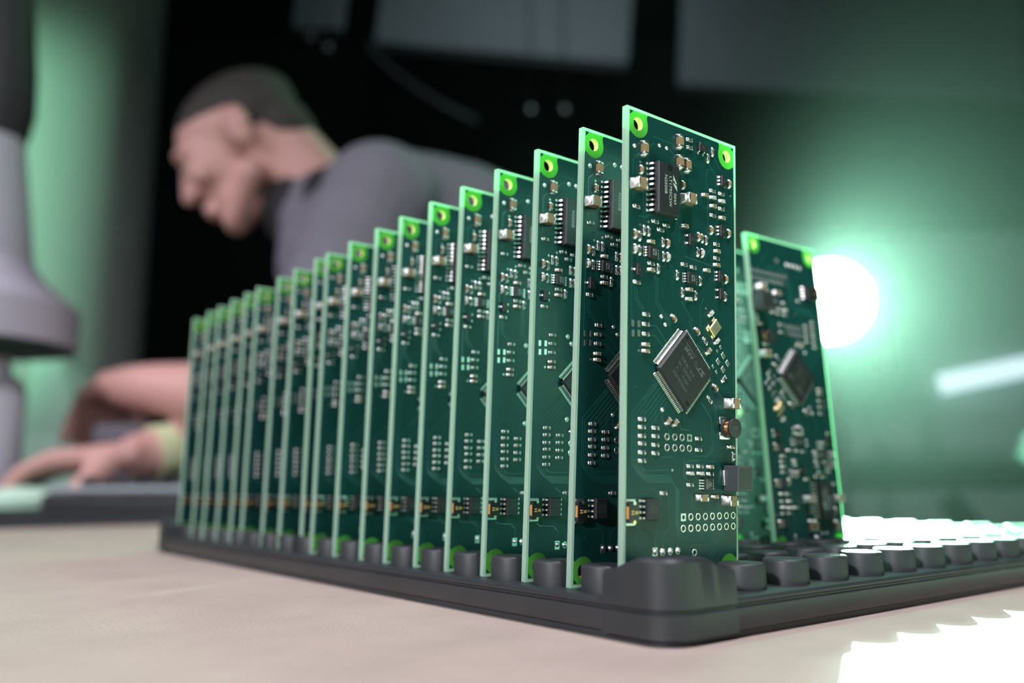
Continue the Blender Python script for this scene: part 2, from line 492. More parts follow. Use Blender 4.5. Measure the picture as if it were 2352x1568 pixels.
for sx, sz in ((0, 1), (1, 1), (0, 0), (1, 0)):
    lp = [(RIM, RIM)] + nt_
    lp = [(BW - q[0] if sx else q[0], BH - q[1] if sz else q[1]) for q in lp]
    hx, hz_ = (BW - 3.7 if sx else 3.7), (BH - 3.7 if sz else 3.7)
    mb = MB(); slab(mb, [lp, circ(hx, hz_, 1.6)], 0.004, 0.028, 'clearmask')
    clear_me.append(mb.mesh('bare_corner', angle=30))
tri_me = {}
for key, sx, sz, ox, oz in (('a', 1, -1, 0.9, BH - 0.9), ('b', -1, -1, BW - 0.9, BH - 0.9), ('c', 1, 1, 0.9, 0.9), ('d', -1, 1, BW - 0.9, 0.9)):
    tri_me[key] = MB().hull_prism([(ox, oz), (ox + sx * 1.15, oz), (ox, oz + sz * 1.15)], 'y', 0.0, 0.035, 'mask').mesh('corner_mark')
ring_me = MB().lathe([(1.60, -0.06), (1.56, -0.08), (1.56, -1.52), (1.60, -1.54)], 'holewall', 28, 'y', cap=False).mesh('hole_wall')

def strip(mb, pts, w, mk='trace', h=0.03):
    """a flat conductor along a polyline on the board face"""
    P = [Vector((x, z)) for x, z in pts]
    L = []; Rr = []
    for i, p in enumerate(P):
        d1 = (P[i] - P[i - 1]).normalized() if i > 0 else (P[1] - P[0]).normalized()
        d2 = (P[i + 1] - P[i]).normalized() if i < len(P) - 1 else d1
        nn = Vector((-d1.y - d2.y, d1.x + d2.x)); nn.normalize()
        k = w / 2 / max(0.5, nn.dot(Vector((-d1.y, d1.x))))
        L.append(p + nn * k); Rr.append(p - nn * k)
    vs = []
    for a, b in zip(L, Rr):
        m1 = a.lerp(b, 0.22); m2 = a.lerp(b, 0.78)
        vs += [(a.x, 0.001, a.y), (m1.x, -h, m1.y), (m2.x, -h, m2.y), (b.x, 0.001, b.y)]
    fs = []
    for i in range(len(P) - 1):
        for k in range(3): fs.append((4 * i + k, 4 * i + k + 1, 4 * i + k + 5, 4 * i + k + 4))
    mb.add(vs, fs, mk)

tb = MB()
for k in range(7):          # bus from the big chip down the left side and across the foot
    o = 0.62 * k
    strip(tb, [(10.3 + 0.72 * k, 47.6 - 0.72 * k), (2.4 + o, 39.7 - 0.82 * k), (2.4 + o, 28.6 - 0.1 * k), (4.8 + 0.72 * o, 26.0 - 0.95 * o + 0.5 * o), (15.2 + 0.2 * o, 26.0 - 0.45 * o), (17.2 + 0.35 * o, 24.0 - 0.40 * o), (17.2 + 0.35 * o, 14.6 - 0.62 * k)], 0.24)
for k in range(5):
    strip(tb, [(17.2 + 0.22 * k, 14.6 - 0.62 * k), (18.6 + 0.22 * k, 12.4 - 0.55 * k), (30.0, 12.3 - 0.55 * k), (32.2 - 0.3 * k, 14.6 - 0.55 * k)], 0.22)
for pl in ([(3.0, 69.3), (3.1, 66.0), (5.7, 63.4)], [(3.7, 69.3), (3.8, 66.3), (6.3, 63.8)], [(10.8, 72.8), (10.9, 66.4), (15.7, 61.4)], [(10.2, 72.8), (10.2, 66.0), (15.2, 61.0)],
           [(5.6, 27.9), (7.3, 27.0), (14.3, 27.1)], [(14.7, 21.4), (15.1, 13.9), (12.7, 12.4), (12.7, 9.7)], [(3.2, 14.3), (4.2, 13.6), (8.7, 13.4), (10.2, 12.2), (10.2, 9.8)],
           [(23.2, 18.1), (22.8, 21.5)], [(23.2, 18.1), (26.4, 18.1), (26.4, 17.3), (31.7, 17.1), (33.2, 16.3)], [(20.7, 26.0), (20.7, 28.8), (21.7, 29.4), (25.8, 29.5)],
           [(16.4, 30.1), (11.9, 30.1)], [(28.7, 30.6), (31.0, 32.1), (31.1, 38.9)], [(28.0, 30.6), (30.4, 32.3), (30.4, 39.5), (26.5, 43.6)], [(23.6, 30.6), (28.7, 30.6)],
           [(8.0, 60.5), (10.5, 60.5), (14.4, 56.4)], [(8.0, 58.2), (10.0, 58.2), (13.3, 55.4)], [(8.0, 55.4), (9.0, 54.8), (9.0, 53.4)],
           [(4.0, 86.0), (6.4, 86.0), (8.0, 86.9)], [(2.2, 89.5), (2.2, 99.4), (4.0, 101.0)], [(7.0, 103.0), (9.0, 104.8), (11.2, 104.8)], [(8.7, 106.6), (16.2, 106.4)],
           [(14.6, 104.6), (17.0, 103.6)], [(6.4, 101.3), (8.0, 99.8)], [(29.5, 104.6), (33.0, 101.6), (33.4, 99.8)], [(31.8, 106.8), (34.3, 103.8)],
           [(29.2, 96.0), (29.2, 88.6), (30.3, 85.2)], [(29.8, 97.4), (28.4, 100.0), (29.2, 103.0), (31.8, 103.4)], [(18.4, 82.0), (18.4, 86.0), (17.0, 88.0)],
           [(15.4, 83.0), (17.2, 85.0), (17.2, 92.0)], [(19.2, 67.6), (22.2, 64.4), (22.2, 61.6)], [(23.0, 64.4), (23.0, 61.0)], [(27.5, 69.5), (26.2, 67.0), (26.2, 62.0)],
           [(30.5, 84.8), (29.6, 81.6), (27.8, 79.0)], [(20.2, 79.0), (30.2, 78.2)], [(12.5, 41.0), (12.5, 38.8), (15.2, 36.0), (15.2, 35.4)], [(18.6, 37.8), (19.2, 36.8), (22.2, 36.6)],
           [(20.3, 40.6), (20.3, 38.0), (19.5, 36.4)], [(32.0, 38.9), (32.0, 42.4), (29.4, 45.2)], [(34.6, 45.0), (33.2, 46.4), (32.6, 46.6)], [(28.6, 50.2), (31.0, 48.8)],
           [(25.0, 57.6), (27.0, 56.4)], [(9.6, 46.3), (11.6, 47.8)], [(6.5, 43.3), (11.0, 46.9)], [(10.4, 37.6), (10.4, 40.6), (13.4, 43.6)], [(22.2, 24.6), (20.2, 25.4), (20.2, 30.0)],
           [(32.6, 24.4), (34.0, 26.0), (34.0, 27.6), (32.2, 29.2), (28.8, 29.4)], [(24.0, 25.4), (25.6, 24.6)], [(12.8, 20.4), (9.6, 22.8), (9.0, 23.2)],
           [(25.5, 15.2), (26.5, 14.6), (28.2, 14.9)], [(36.2, 12.6), (32.0, 8.0), (28.8, 4.8)], [(34.8, 12.0), (30.8, 8.0), (27.4, 4.6)], [(38.9, 65.0), (38.9, 48.0)], [(2.0, 80.0), (2.0, 61.0)]):
    strip(tb, pl, 0.26)
trace_me = tb.mesh('copper_traces', angle=60)
legend_me = text_mesh('3 M. rev.4', 1.7, -math.pi / 2, (15.9, 0, 72.2), 'trace', 0.03, xs=1.18).mesh('board_legend')

def passive(L, W, H, body, term, pad=0.55, top=None):
    """chip component lying along x; returns body piece and two terminal pieces"""
    b = MB().box(-L / 2 + L * 0.2, L / 2 - L * 0.2, -H, -0.04, -W / 2, W / 2, body, min(W, H) * 0.05)
    if top:
        b = MB().box(-L / 2 + L * 0.2, L / 2 - L * 0.2, -H * 0.85, -0.04, -W / 2, W / 2, body)
        b.box(-L / 2 + L * 0.2, L / 2 - L * 0.2, -H, -H * 0.85, -W * 0.46, W * 0.46, top)
    ts = []
    for s in (-1, 1):
        q = MB()
        x0, x1 = sorted((s * L * 0.29, s * L / 2))
        q.box(x0, x1, -H - 0.03, 0, -W / 2 - 0.02, W / 2 + 0.02, term, min(W, H) * 0.09)
        e = s * L / 2; w2 = W * 0.52          # solder fillet
        pr = [(e - s * 0.02, -H * 0.80), (e + s * pad * 0.30, -H * 0.70), (e + s * pad * 0.62, -H * 0.48), (e + s * pad * 0.88, -H * 0.20), (e + s * pad, -0.02), (e + s * pad, 0.0), (e - s * 0.02, 0.0)]
        vs = []
        for zz, k in ((-1.0, 0.30), (-0.8, 0.66), (-0.45, 0.91), (0.0, 1.0), (0.45, 0.91), (0.8, 0.66), (1.0, 0.30)):
            vs += [(e + (x - e) * (0.6 + 0.4 * k), y * k if y < -0.03 else y, zz * w2) for x, y in pr]
        m_ = len(pr); fs = []
        for j in range(6):
            for i in range(m_): fs.append((j * m_ + i, j * m_ + (i + 1) % m_, (j + 1) * m_ + (i + 1) % m_, (j + 1) * m_ + i))
        fs.append(tuple(range(m_))); fs.append(tuple(range(6 * m_, 7 * m_)))
        q.add(vs, fs, 'solder')
        ts.append(q)
    return b, ts

def gull(x0, reach, hb, w, t=0.16, foot=0.5):
    """one gull-wing pin leaving a package side at x0 in +x; outward height hb; centred on z=0"""
    s = 1
    c = [(x0 - 0.1, -hb), (x0 + reach * 0.28, -hb), (x0 + reach * 0.42, -hb * 0.82), (x0 + reach * 0.58, -hb * 0.22), (x0 + reach * 0.72, -t * 0.6), (x0 + reach, -t * 0.55)]
    vs = []
    for i, (x, y) in enumerate(c):
        a = Vector(c[max(i - 1, 0)]); b = Vector(c[min(i + 1, len(c) - 1)])
        d = (b - a).normalized(); nx, ny = -d.y, d.x
        for sg in (-1, 1):
            for zz in (-w / 2, w / 2):
                vs.append((x + nx * t / 2 * sg, min(0.0, y + ny * t / 2 * sg), zz))
    fs = []
    for i in range(len(c) - 1):
        k = 4 * i
        for a, b in ((0, 1), (1, 3), (3, 2), (2, 0)):
            fs.append((k + a, k + b, k + 4 + b, k + 4 + a))
    fs.append((0, 2, 3, 1)); e = 4 * (len(c) - 1); fs.append((e, e + 1, e + 3, e + 2))
    q = MB().add(vs, fs, 'pinmetal')
    q.box(x0 + reach * 0.6, x0 + reach + 0.28, -0.07, 0, -w * 0.72, w * 0.72, 'solder', 0.03)
    return q

def flip(q):
    r = MB(); r.mats = list(q.mats); r.v = [(-x, y, z) for x, y, z in q.v]
    r.f = [tuple(reversed(f)) for f in q.f]; r.m = list(q.m)
    return r

def package(w, l, h0, h1, mk='epoxy', slope=0.12, b=0.06):
    """moulded body, w along x, l along z, standing from h0 to h1, sides drafted from the parting line"""
    hm = (h0 + h1) / 2
    mb = MB(); vs = []
    rings = [(h0, slope), (hm, 0.0), (h1 - b, slope), (h1, slope + b)]
    for y, ins in rings:
        vs += [(-w / 2 + ins, -y, -l / 2 + ins), (w / 2 - ins, -y, -l / 2 + ins), (w / 2 - ins, -y, l / 2 - ins), (-w / 2 + ins, -y, l / 2 - ins)]
    fs = [(3, 2, 1, 0), (12, 13, 14, 15)]
    for j in range(3):
        for i in range(4): fs.append((4 * j + i, 4 * j + (i + 1) % 4, 4 * j + 4 + (i + 1) % 4, 4 * j + 4 + i))
    return mb.add(vs, fs, mk)

KIND = {}      # kind -> (part name, body MB, [(sub-part name, MB, offset, rot)], {extra})
def dimple(mb, x, z, r, y, mk='hole'):
    mb.lathe([(r, 0), (r * 0.7, 0.02)], mk, 14, 'y', (x, -y, z))

b, ts = passive(1.6, 0.85, 0.45, 'alumina', 'tin', 0.5, 'resblack')
text_mesh('01C', 0.52, 0, (0, -0.45, 0), 'ink', 0.012, mb=b)
for q in ts: b.merge(q)
KIND['R'] = ('chip_resistor', b, [])
b, ts = passive(1.6, 0.85, 0.8, 'tan', 'tin', 0.5)
for q in ts: b.merge(q)
KIND['C'] = ('ceramic_capacitor', b, [])
b, ts = passive(1.6, 0.85, 0.8, 'greycap', 'tin', 0.5)
for q in ts: b.merge(q)
KIND['W'] = ('grey_capacitor', b, [])
b, ts = passive(1.6, 0.9, 0.7, 'resblack', 'tin', 0.5)
for q in ts: b.merge(q)
KIND['D'] = ('small_diode', b, [])
b, ts = passive(3.2, 1.65, 1.25, 'tan', 'tin', 0.45)
KIND['M'] = ('ceramic_capacitor', b, [('terminal', q, (0, 0, 0), 0) for q in ts])
b, ts = passive(3.3, 2.6, 2.5, 'tan', 'tin', 0.55)
KIND['B'] = ('block_capacitor', b, [('terminal', q, (0, 0, 0), 0) for q in ts])

# wide 20-pin amplifier chip
b = package(7.5, 12.8, 0.15, 2.4, slope=0.22, b=0.10)
dimple(b, -2.7, 5.6, 0.32, 2.4)
b.lathe([(0.9, 0), (0.75, 0.02)], 'resblack', 18, 'y', (0.2, -2.4, 6.0 - 0.75))
subs = []
for k in range(10):
    z = 5.715 - 1.27 * k
    subs.append(('pin', gull(3.75, 1.5, 1.2, 0.42, 0.24), (0, 0, z), 0))
    subs.append(('pin', flip(gull(3.75, 1.5, 1.2, 0.42, 0.24)), (0, 0, z), 0))
mk_ = text_mesh('LT1795CSW', 1.28, -math.pi / 2, (0.35, -2.4, -0.55), 'ink', xs=1.12)
text_mesh('N25008', 1.28, -math.pi / 2, (-1.25, -2.4, 0.95), 'ink', xs=1.12, mb=mk_)
text_mesh('0043', 1.28, -math.pi / 2, (1.95, -2.4, -2.1), 'ink', xs=1.12, mb=mk_)
def poly(mb, pts, y, mk):
    mb.add([(x, y, z) for x, z in pts], [tuple(range(len(pts)))], mk)
poly(mk_, [(1.35, 3.75), (2.55, 1.95), (2.55, 1.62), (2.2, 1.62), (1.75, 2.3), (1.35, 2.3)], -2.412, 'ink')
poly(mk_, [(1.35, 1.9), (1.6, 1.7), (2.15, 1.35), (2.55, 1.35), (2.75, -0.15), (1.75, 0.95), (1.35, 1.45)], -2.412, 'ink')
subs.append(('marking', mk_, (0, 0, 0), 0))
KIND['SO20'] = ('amplifier_chip', b, subs)

# SO-8
b = package(3.9, 4.9, 0.12, 1.6, slope=0.14)
subs = []
for k in range(4):
    z = 1.905 - 1.27 * k
    subs.append(('pin', gull(1.95, 1.05, 0.8, 0.42, 0.2), (0, 0, z), 0))
    subs.append(('pin', flip(gull(1.95, 1.05, 0.8, 0.42, 0.2)), (0, 0, z), 0))
mk_ = MB()
for i, s_ in enumerate(('IRY9U', '9YZ0', 'F9910')):
    text_mesh(s_, 0.75, math.pi / 2, (-0.75 + 0.85 * i, -1.6, 0), 'laser', mb=mk_)
subs.append(('marking', mk_, (0, 0, 0), 0))
KIND['SO8'] = ('eight_pin_chip', b, subs)

def msop(lines):
    b = package(3.0, 3.0, 0.08, 0.95, slope=0.08, b=0.04)
    dimple(b, -1.05, 1.1, 0.13, 0.95, 'laser')
    pr = MB()
    for k in range(4):
        z = 0.975 - 0.65 * k
        pr.merge(gull(1.5, 0.95, 0.5, 0.3, 0.15), (0, 0, z)); pr.merge(flip(gull(1.5, 0.95, 0.5, 0.3, 0.15)), (0, 0, z))
    mk_ = MB()
    for i, s_ in enumerate(lines):
        text_mesh(s_, 0.72, -math.pi / 2, (0.62 - 0.75 * i, -0.95, 0), 'ink', mb=mk_)
    return ('small_eight_pin_chip', b, [('pin_rows', pr, (0, 0, 0), 0), ('marking', mk_, (0, 0, 0), 0)])
KIND['S8'] = msop(('LT52', '851A'))
KIND['S8b'] = msop(('ED', 'FU01', 'LTGZV'))

def sot(pins, mark):
    b = package(1.6, 2.9, 0.08, 1.05, slope=0.08, b=0.04)
    text_mesh(mark, 0.75, -math.pi / 2, (0, -1.05, 0), 'laser', mb=b)
    subs = []
    for side, z in pins:
        q = gull(0.8, 0.65, 0.5, 0.4, 0.14)
        subs.append(('pin', q if side > 0 else flip(q), (0, 0, z), 0))
    return ('small_transistor', b, subs)
KIND['S6'] = sot([(s, z) for s in (-1, 1) for z in (-0.95, 0, 0.95)], '104')
KIND['S3l'] = sot([(-1, 0), (1, 0.95), (1, -0.95)], '1P')
KIND['S3r'] = sot([(1, 0), (-1, 0.95), (-1, -0.95)], '72')
KIND['S3d'] = sot([(-1, 0.95), (-1, -0.95), (1, 0)], '8A')

# the big square microcontroller (built square, turned 45 degrees on the board)
b = package(14.0, 14.0, 0.1, 1.45, slope=0.30, b=0.10)
dimple(b, -5.6, -5.6, 0.7, 1.45, 'resblack'); dimple(b, 5.6, 5.6, 0.45, 1.45, 'resblack')
subs = []
for side in range(4):
    pr = MB()
    for k in range(25):
        pr.merge(gull(7.0, 1.05, 0.72, 0.24, 0.15), (0, 0, -6.0 + 0.5 * k))
    subs.append(('pin_row', pr, (0, 0, 0), side * math.pi / 2))
mk_ = MB()
for i, (s_, x) in enumerate((('STM32H750', 0.0), ('VBT6      Y', 0.3), ('GH265  V0', 0.5), ('PHL 7B 822', 0.6))):
    text_mesh(s_, 1.25, 0, (x, -1.45, 3.6 - 1.5 * i), 'laser', xs=1.05, mb=mk_)
text_mesh('ARM', 1.7, 0, (2.6, -1.45, -3.6), 'laser', xs=1.1, mb=mk_, bold=0.03)
poly(mk_, [(0.3, -4.75), (4.9, -4.75), (4.9, -4.55), (0.3, -4.55)], -1.462, 'laser')
text_mesh('e4', 0.6, 0, (-0.8, -1.45, -3.6), 'laser', mb=mk_)
for k in range(16):
    a0, a1 = 2 * math.pi * k / 16, 2 * math.pi * (k + 1) / 16
    poly(mk_, [(-0.8 + r * math.cos(a), -3.6 + r * math.sin(a)) for r, a in ((0.55, a0), (0.55, a1), (0.65, a1), (0.65, a0))], -1.462, 'laser')
poly(mk_, [(-4.6, -2.9), (-2.9, -2.9), (-2.7, -3.25), (-4.0, -3.25), (-3.3, -4.1), (-3.55, -4.4), (-4.9, -4.4), (-4.7, -4.05), (-4.1, -4.05), (-4.75, -3.3)], -1.462, 'laser')
poly(mk_, [(-2.75, -2.9), (-1.4, -2.9), (-1.6, -3.3), (-2.2, -3.3), (-2.7, -4.4), (-3.2, -4.4), (-2.65, -3.3)], -1.462, 'laser')
subs.append(('marking', mk_, (0, 0, 0), math.pi / 2))
KIND['QFP'] = ('microcontroller_chip', b, subs)

# crystal (turned 45 degrees)
b = MB().box(-2.0, 2.0, -0.75, 0, -1.5, 1.5, 'gold', 0.10)
l_ = MB().box(-1.82, 1.82, -0.86, -0.75, -1.32, 1.32, 'lid', 0.05)
text_mesh('25.00', 0.75, 0, (0, -0.86, 0.4), 'laser', mb=l_); text_mesh('KD8', 0.75, 0, (0, -0.86, -0.5), 'laser', mb=l_)
pads = MB()
for sx in (-1, 1):
    for sz in (-1, 1): pads.box(sx * 1.55 - 0.75, sx * 1.55 + 0.75, -0.06, 0, sz * 1.3 - 0.55, sz * 1.3 + 0.55, 'solder', 0.03)
KIND['X'] = ('crystal_oscillator', b, [('lid', l_, (0, 0, 0), 0), ('solder_lands', pads, (0, 0, 0), 0)])

# drum inductor
b = MB().lathe([(2.2, 0.25), (2.35, 0.35), (2.35, 0.95), (1.5, 1.0), (1.5, 2.4), (2.35, 2.45), (2.42, 2.6), (2.42, 3.1), (2.3, 3.22), (1.9, 3.25)], 'ferrite', 36, 'y')
text_mesh('470', 1.1, 0, (0, -3.25, 0), 'laser', mb=b)
w_ = MB()
for k in range(5): w_.lathe([(1.5, 1.02 + 0.28 * k), (1.82, 1.06 + 0.28 * k), (1.86, 1.16 + 0.28 * k), (1.82, 1.26 + 0.28 * k), (1.5, 1.3 + 0.28 * k)], 'copper', 28, 'y', cap=False)
p1 = MB().box(-2.5, 1.4, -0.35, 0, 1.0, 2.8, 'tin', 0.06); p2 = MB().box(-2.5, 1.4, -0.35, 0, -2.8, -1.0, 'tin', 0.06)
KIND['I'] = ('drum_inductor', b, [('winding', w_, (0, 0, 0), 0), ('terminal', p1, (0, 0, 0), 0), ('terminal', p2, (0, 0, 0), 0)])

# moulded power inductor at the edge
b = MB().box(-2.95, 2.95, -4.5, -0.1, -3.1, 3.1, 'boxblack', 0.12)
b.box(-2.45, 2.45, -4.53, -4.5, -2.6, 2.6, 'ferrite')
p1 = MB().box(-3.55, -2.5, -0.9, 0, -1.9, 1.9, 'tin', 0.08); p2 = MB().box(2.5, 2.75, -0.9, 0, -1.9, 1.9, 'tin', 0.08)
KIND['BOX'] = ('power_inductor', b, [('terminal', p1, (0, 0, 0), 0), ('terminal', p2, (0, 0, 0), 0)])

# resettable fuse with yellow marking
b = MB().box(-1.6, 1.6, -1.15, -0.05, -2.3, 2.3, 'resblack', 0.08)
strap_ = MB().box(-1.63, -1.58, -1.0, -0.25, -1.35, 1.35, 'orange')
lands = MB().box(-1.5, 1.3, -0.12, 0, 2.0, 2.9, 'tin', 0.05).box(-1.5, 1.3, -0.12, 0, -2.9, -2.0, 'tin', 0.05)
for sz in (-1, 1):
    lands.lathe([(0.42, 1.0), (0.42, 1.17), (0.2, 1.17)], 'solder' if sz > 0 else 'gold', 14, 'y', (0.1, 0, sz * 2.1))
mk_ = text_mesh('H', 1.35, math.pi / 2, (-0.45, -1.15, 0), 'yellow', bold=0.02)
text_mesh('B', 1.35, math.pi / 2, (0.75, -1.15, 0), 'yellow', mb=mk_, bold=0.02)
KIND['F'] = ('resettable_fuse', b, [('edge_strip', strap_, (0, 0, 0), 0), ('solder_lands', lands, (0, 0, 0), 0), ('marking', mk_, (0, 0, 0), 0)])

def ring(r0, r1, h=0.05, mk='tin', dark=True):
    q = MB().lathe([(r1, 0), (r1 * 0.96, h), (r0 * 1.08, h), (r0, 0.0)], mk, 18, 'y', cap=False)
    q.lathe([(r0 * 1.02, 0.004), (r0 * 0.4, 0.006)], 'hole', 18, 'y', cap=True)
    return q
def blob(r, h=0.3):
    q = ring(r * 0.72, r, 0.05)
    return q.lathe([(r * 0.74, 0.02), (r * 0.66, h * 0.45), (r * 0.45, h * 0.8), (r * 0.2, h)], 'solder', 16, 'y')
def sq(r0, r1):
    q = MB().box(-r1, r1, -0.05, 0, -r1, r1, 'tin', 0.02)
    q.lathe([(r0, 0.052), (r0 * 0.4, 0.056)], 'hole', 18, 'y')
    return q
KIND['pad'] = ('through_hole_pad', ring(0.58, 0.88), [])
KIND['padsq'] = ('square_pad', sq(0.52, 0.88), [])
KIND['tp'] = ('test_point', blob(0.62), [])
KIND['joint'] = ('solder_joint', blob(0.85, 0.55), [])
b = MB().box(-0.8, 0.8, -0.05, 0, -1.3, 0.9, 'tin', 0.02); b.merge(blob(0.78, 0.55))
KIND['jointsq'] = ('solder_joint', b, [])
KIND['via'] = ('via', ring(0.16, 0.30, 0.03, 'trace'), [])
KIND['viam'] = ('via', ring(0.16, 0.30, 0.04, 'solder'), [])
KIND['land'] = ('solder_land', MB().box(-0.42, 0.42, -0.06, 0, -0.75, 0.75, 'tin', 0.03), [])
KIND['landd'] = ('solder_land', MB().box(-0.6, 0.6, -0.10, 0, -0.75, 0.75, 'tin', 0.05), [])
KIND['lands'] = ('solder_land', MB().box(-0.32, 0.32, -0.06, 0, -0.45, 0.45, 'tin', 0.03), [])

LAYOUT = [('R',22.2,109.0,0),('R',22.2,107.0,0),('R',3.4,88.0,0),('R',31.1,97.7,0),('R',34.7,97.7,0),('R',34.6,93.7,0),('R',31.2,91.3,0),('R',31.1,108.1,90),('R',29.3,105.9,90),('M',5.4,102.5,90),('M',17.9,107.4,90),('M',18.0,102.2,90),('M',20.8,102.0,90),('C',4.7,97.2,90),('C',19.5,96.7,90),('C',37.6,101.0,90),('C',31.1,93.7,0),('C',34.7,91.3,0),('C',27.9,95.9,0),('W',31.0,95.9,0),('W',34.6,95.7,0),('B',3.2,93.2,0),('B',20.8,93.2,0),('S3d',26.4,107.9,90),('S6',34.5,101.0,0),('R',9.8,85.6,0),('R',13.7,85.4,0),('R',11.7,83.9,0),('R',3.7,70.0,0),('R',8.5,75.2,0),('R',32.6,84.0,0),('R',32.6,80.4,0),('R',20.2,76.8,0),('R',23.5,76.6,0),('R',4.5,81.1,90),('R',6.0,82.8,90),('R',7.5,82.8,90),('R',12.5,81.1,90),('R',4.5,77.7,90),('R',12.7,77.6,90),('R',10.8,74.3,90),('R',27.0,84.6,90),('R',28.5,84.4,90),('R',25.2,80.8,90),('R',17.6,73.8,90),('R',26.1,73.6,90),('R',19.5,69.8,90),('R',24.4,69.7,90),('R',35.9,71.0,90),('C',8.2,80.3,0),('C',8.3,73.6,0),('C',20.3,86.4,0),('C',32.6,82.2,0),('C',32.4,78.6,0),('C',28.5,76.6,0),('C',21.9,70.8,0),('W',21.7,68.4,0),('C',2.8,81.3,90),('C',14.0,81.0,90),('C',25.4,84.7,90),('C',30.3,87.3,90),('C',37.2,87.7,90),('C',36.0,75.5,90),('W',2.8,77.8,90),('W',14.1,77.7,90),('W',26.8,80.8,90),('S8',8.4,77.8,0),('S8',22.2,73.6,0),('S3l',3.6,72.9,0),('S3r',22.0,83.3,0),('S3r',33.6,71.3,0),('S6',34.0,87.7,0),('S6',33.3,75.8,0),('R',6.9,62.8,0),('R',6.8,60.5,0),('R',6.8,58.2,0),('C',6.6,55.7,0),('C',6.6,54.2,0),('C',16.2,63.0,-45),('C',24.7,60.8,-45),('C',31.5,47.4,-45),('R',27.9,58.7,-45),('R',29.5,44.3,-45),('W',30.0,65.9,45),('W',32.2,59.2,45),('C',29.0,56.3,45),('C',14.3,38.4,45),('C',16.8,38.1,45),('R',35.1,49.9,45),('X',31.2,62.3,45),('B',37.3,43.8,0),('I',35.6,37.6,0),('R',5.7,36.7,0),('R',5.7,34.7,0),('R',5.8,33.0,0),('R',5.8,31.0,0),('R',5.8,29.1,0),('R',10.2,36.7,0),('R',10.2,34.8,0),('R',10.2,32.8,0),('R',10.2,30.9,0),('R',25.4,34.7,0),('R',25.4,32.0,0),('R',22.3,28.1,0),('R',25.9,28.1,0),('R',22.3,23.7,0),('R',13.0,21.8,0),('R',5.7,38.5,0),('C',37.5,33.0,0),('C',29.5,28.0,0),('W',22.2,26.4,0),('C',31.2,20.8,0),('W',25.9,26.4,0),('D',29.5,26.3,0),('R',38.6,30.7,90),('S8b',28.3,23.8,0),('BOX',37.6,25.4,0),('M',26.3,20.6,0),('B',36.0,19.8,0),('F',2.3,17.7,0),('SO8',8.1,18.3,0),('SO20',12.1,93.6,0),('QFP',19.6,50.6,45)]
for x in (14.2, 16.9, 19.5): LAYOUT.append(('pad', x, 34.8, 0))
LAYOUT.append(('padsq', 22.1, 34.8, 0))
for x in (14.2, 16.9, 19.5, 22.1): LAYOUT.append(('pad', x, 32.3, 0))
for k in range(8):
    LAYOUT.append(('padsq' if k == 0 else 'pad', 19.9 + 2.66 * k, 16.2, 0)); LAYOUT.append(('pad', 19.9 + 2.66 * k, 13.6, 0))
LAYOUT.append(('jointsq', 10.2, 8.8, 0))
for x in (12.8, 15.4, 18.0): LAYOUT.append(('joint', x, 8.6, 0))
LAYOUT += [('pad', 23.9, 7.9, 0), ('tp', 2.6, 102.6, 0), ('tp', 11.2, 104.8, 0), ('tp', 13.8, 104.8, 0), ('tp', 12.1, 63.0, 0), ('tp', 13.5, 61.2, 0), ('tp', 12.5, 41.0, 0)]
for x, z in ((2.5, 60.3), (4.5, 60.4), (2.6, 58.0), (4.5, 58.2)): LAYOUT.append(('land', x, z, 0))
for x, z in ((35.0, 55.8), (33.0, 54.1), (36.7, 54.0), (34.9, 52.3)): LAYOUT.append(('landd', x, z, 45))
for x, z in ((31.0, 52.7), (32.3, 51.4), (34.0, 57.8), (32.7, 56.8)): LAYOUT.append(('lands', x, z, 45))
for x, z in ((4.7, 83.9), (7.5, 85.1), (4.6, 99.1), (4.5, 54.2), (16.0, 27.1), (38.4, 98.0), (28.4, 67.0)): LAYOUT.append(('viam', x, z, 0))
for x, z in ((3.7, 45.8), (9.6, 46.3), (6.5, 43.3), (6.8, 40.2), (18.6, 39.7), (26.5, 35.8), (29.8, 32.7), (32.4, 35.8), (11.0, 22.0), (15.7, 22.2), (15.7, 20.7), (14.4, 27.1), (23.4, 20.6), (23.3, 19.1), (4.1, 11.3), (9.6, 29.4), (33.4, 43.0), (9.8, 72.2), (22.8, 79.6), (12.0, 16.8), (12.0, 19.6)): LAYOUT.append(('via', x, z, 0))

KMESH = {}
for k, (nm, body, subs) in KIND.items():
    full = MB().merge(body)
    for sn, q, off, rot in subs: full.merge(q, off, rot)
    sm = 78 if nm in ('chip_resistor', 'ceramic_capacitor', 'grey_capacitor', 'small_diode') and not subs else 35
    KMESH[k] = (nm, body.mesh(nm, angle=sm), [(sn, q.mesh(sn, angle=72 if sn == 'terminal' else 35), off, rot) for sn, q, off, rot in subs], full.mesh(nm, angle=60) if subs else None)
TINY = ('via', 'viam', 'pad', 'padsq', 'tp', 'joint', 'jointsq', 'land', 'landd', 'lands')
tiny = MB()
for k, x, z, rot in LAYOUT:
    if k in TINY: tiny.merge(KIND[k][1], (x, 0, z), math.radians(rot))
tiny_me = tiny.mesh('pads_and_vias')

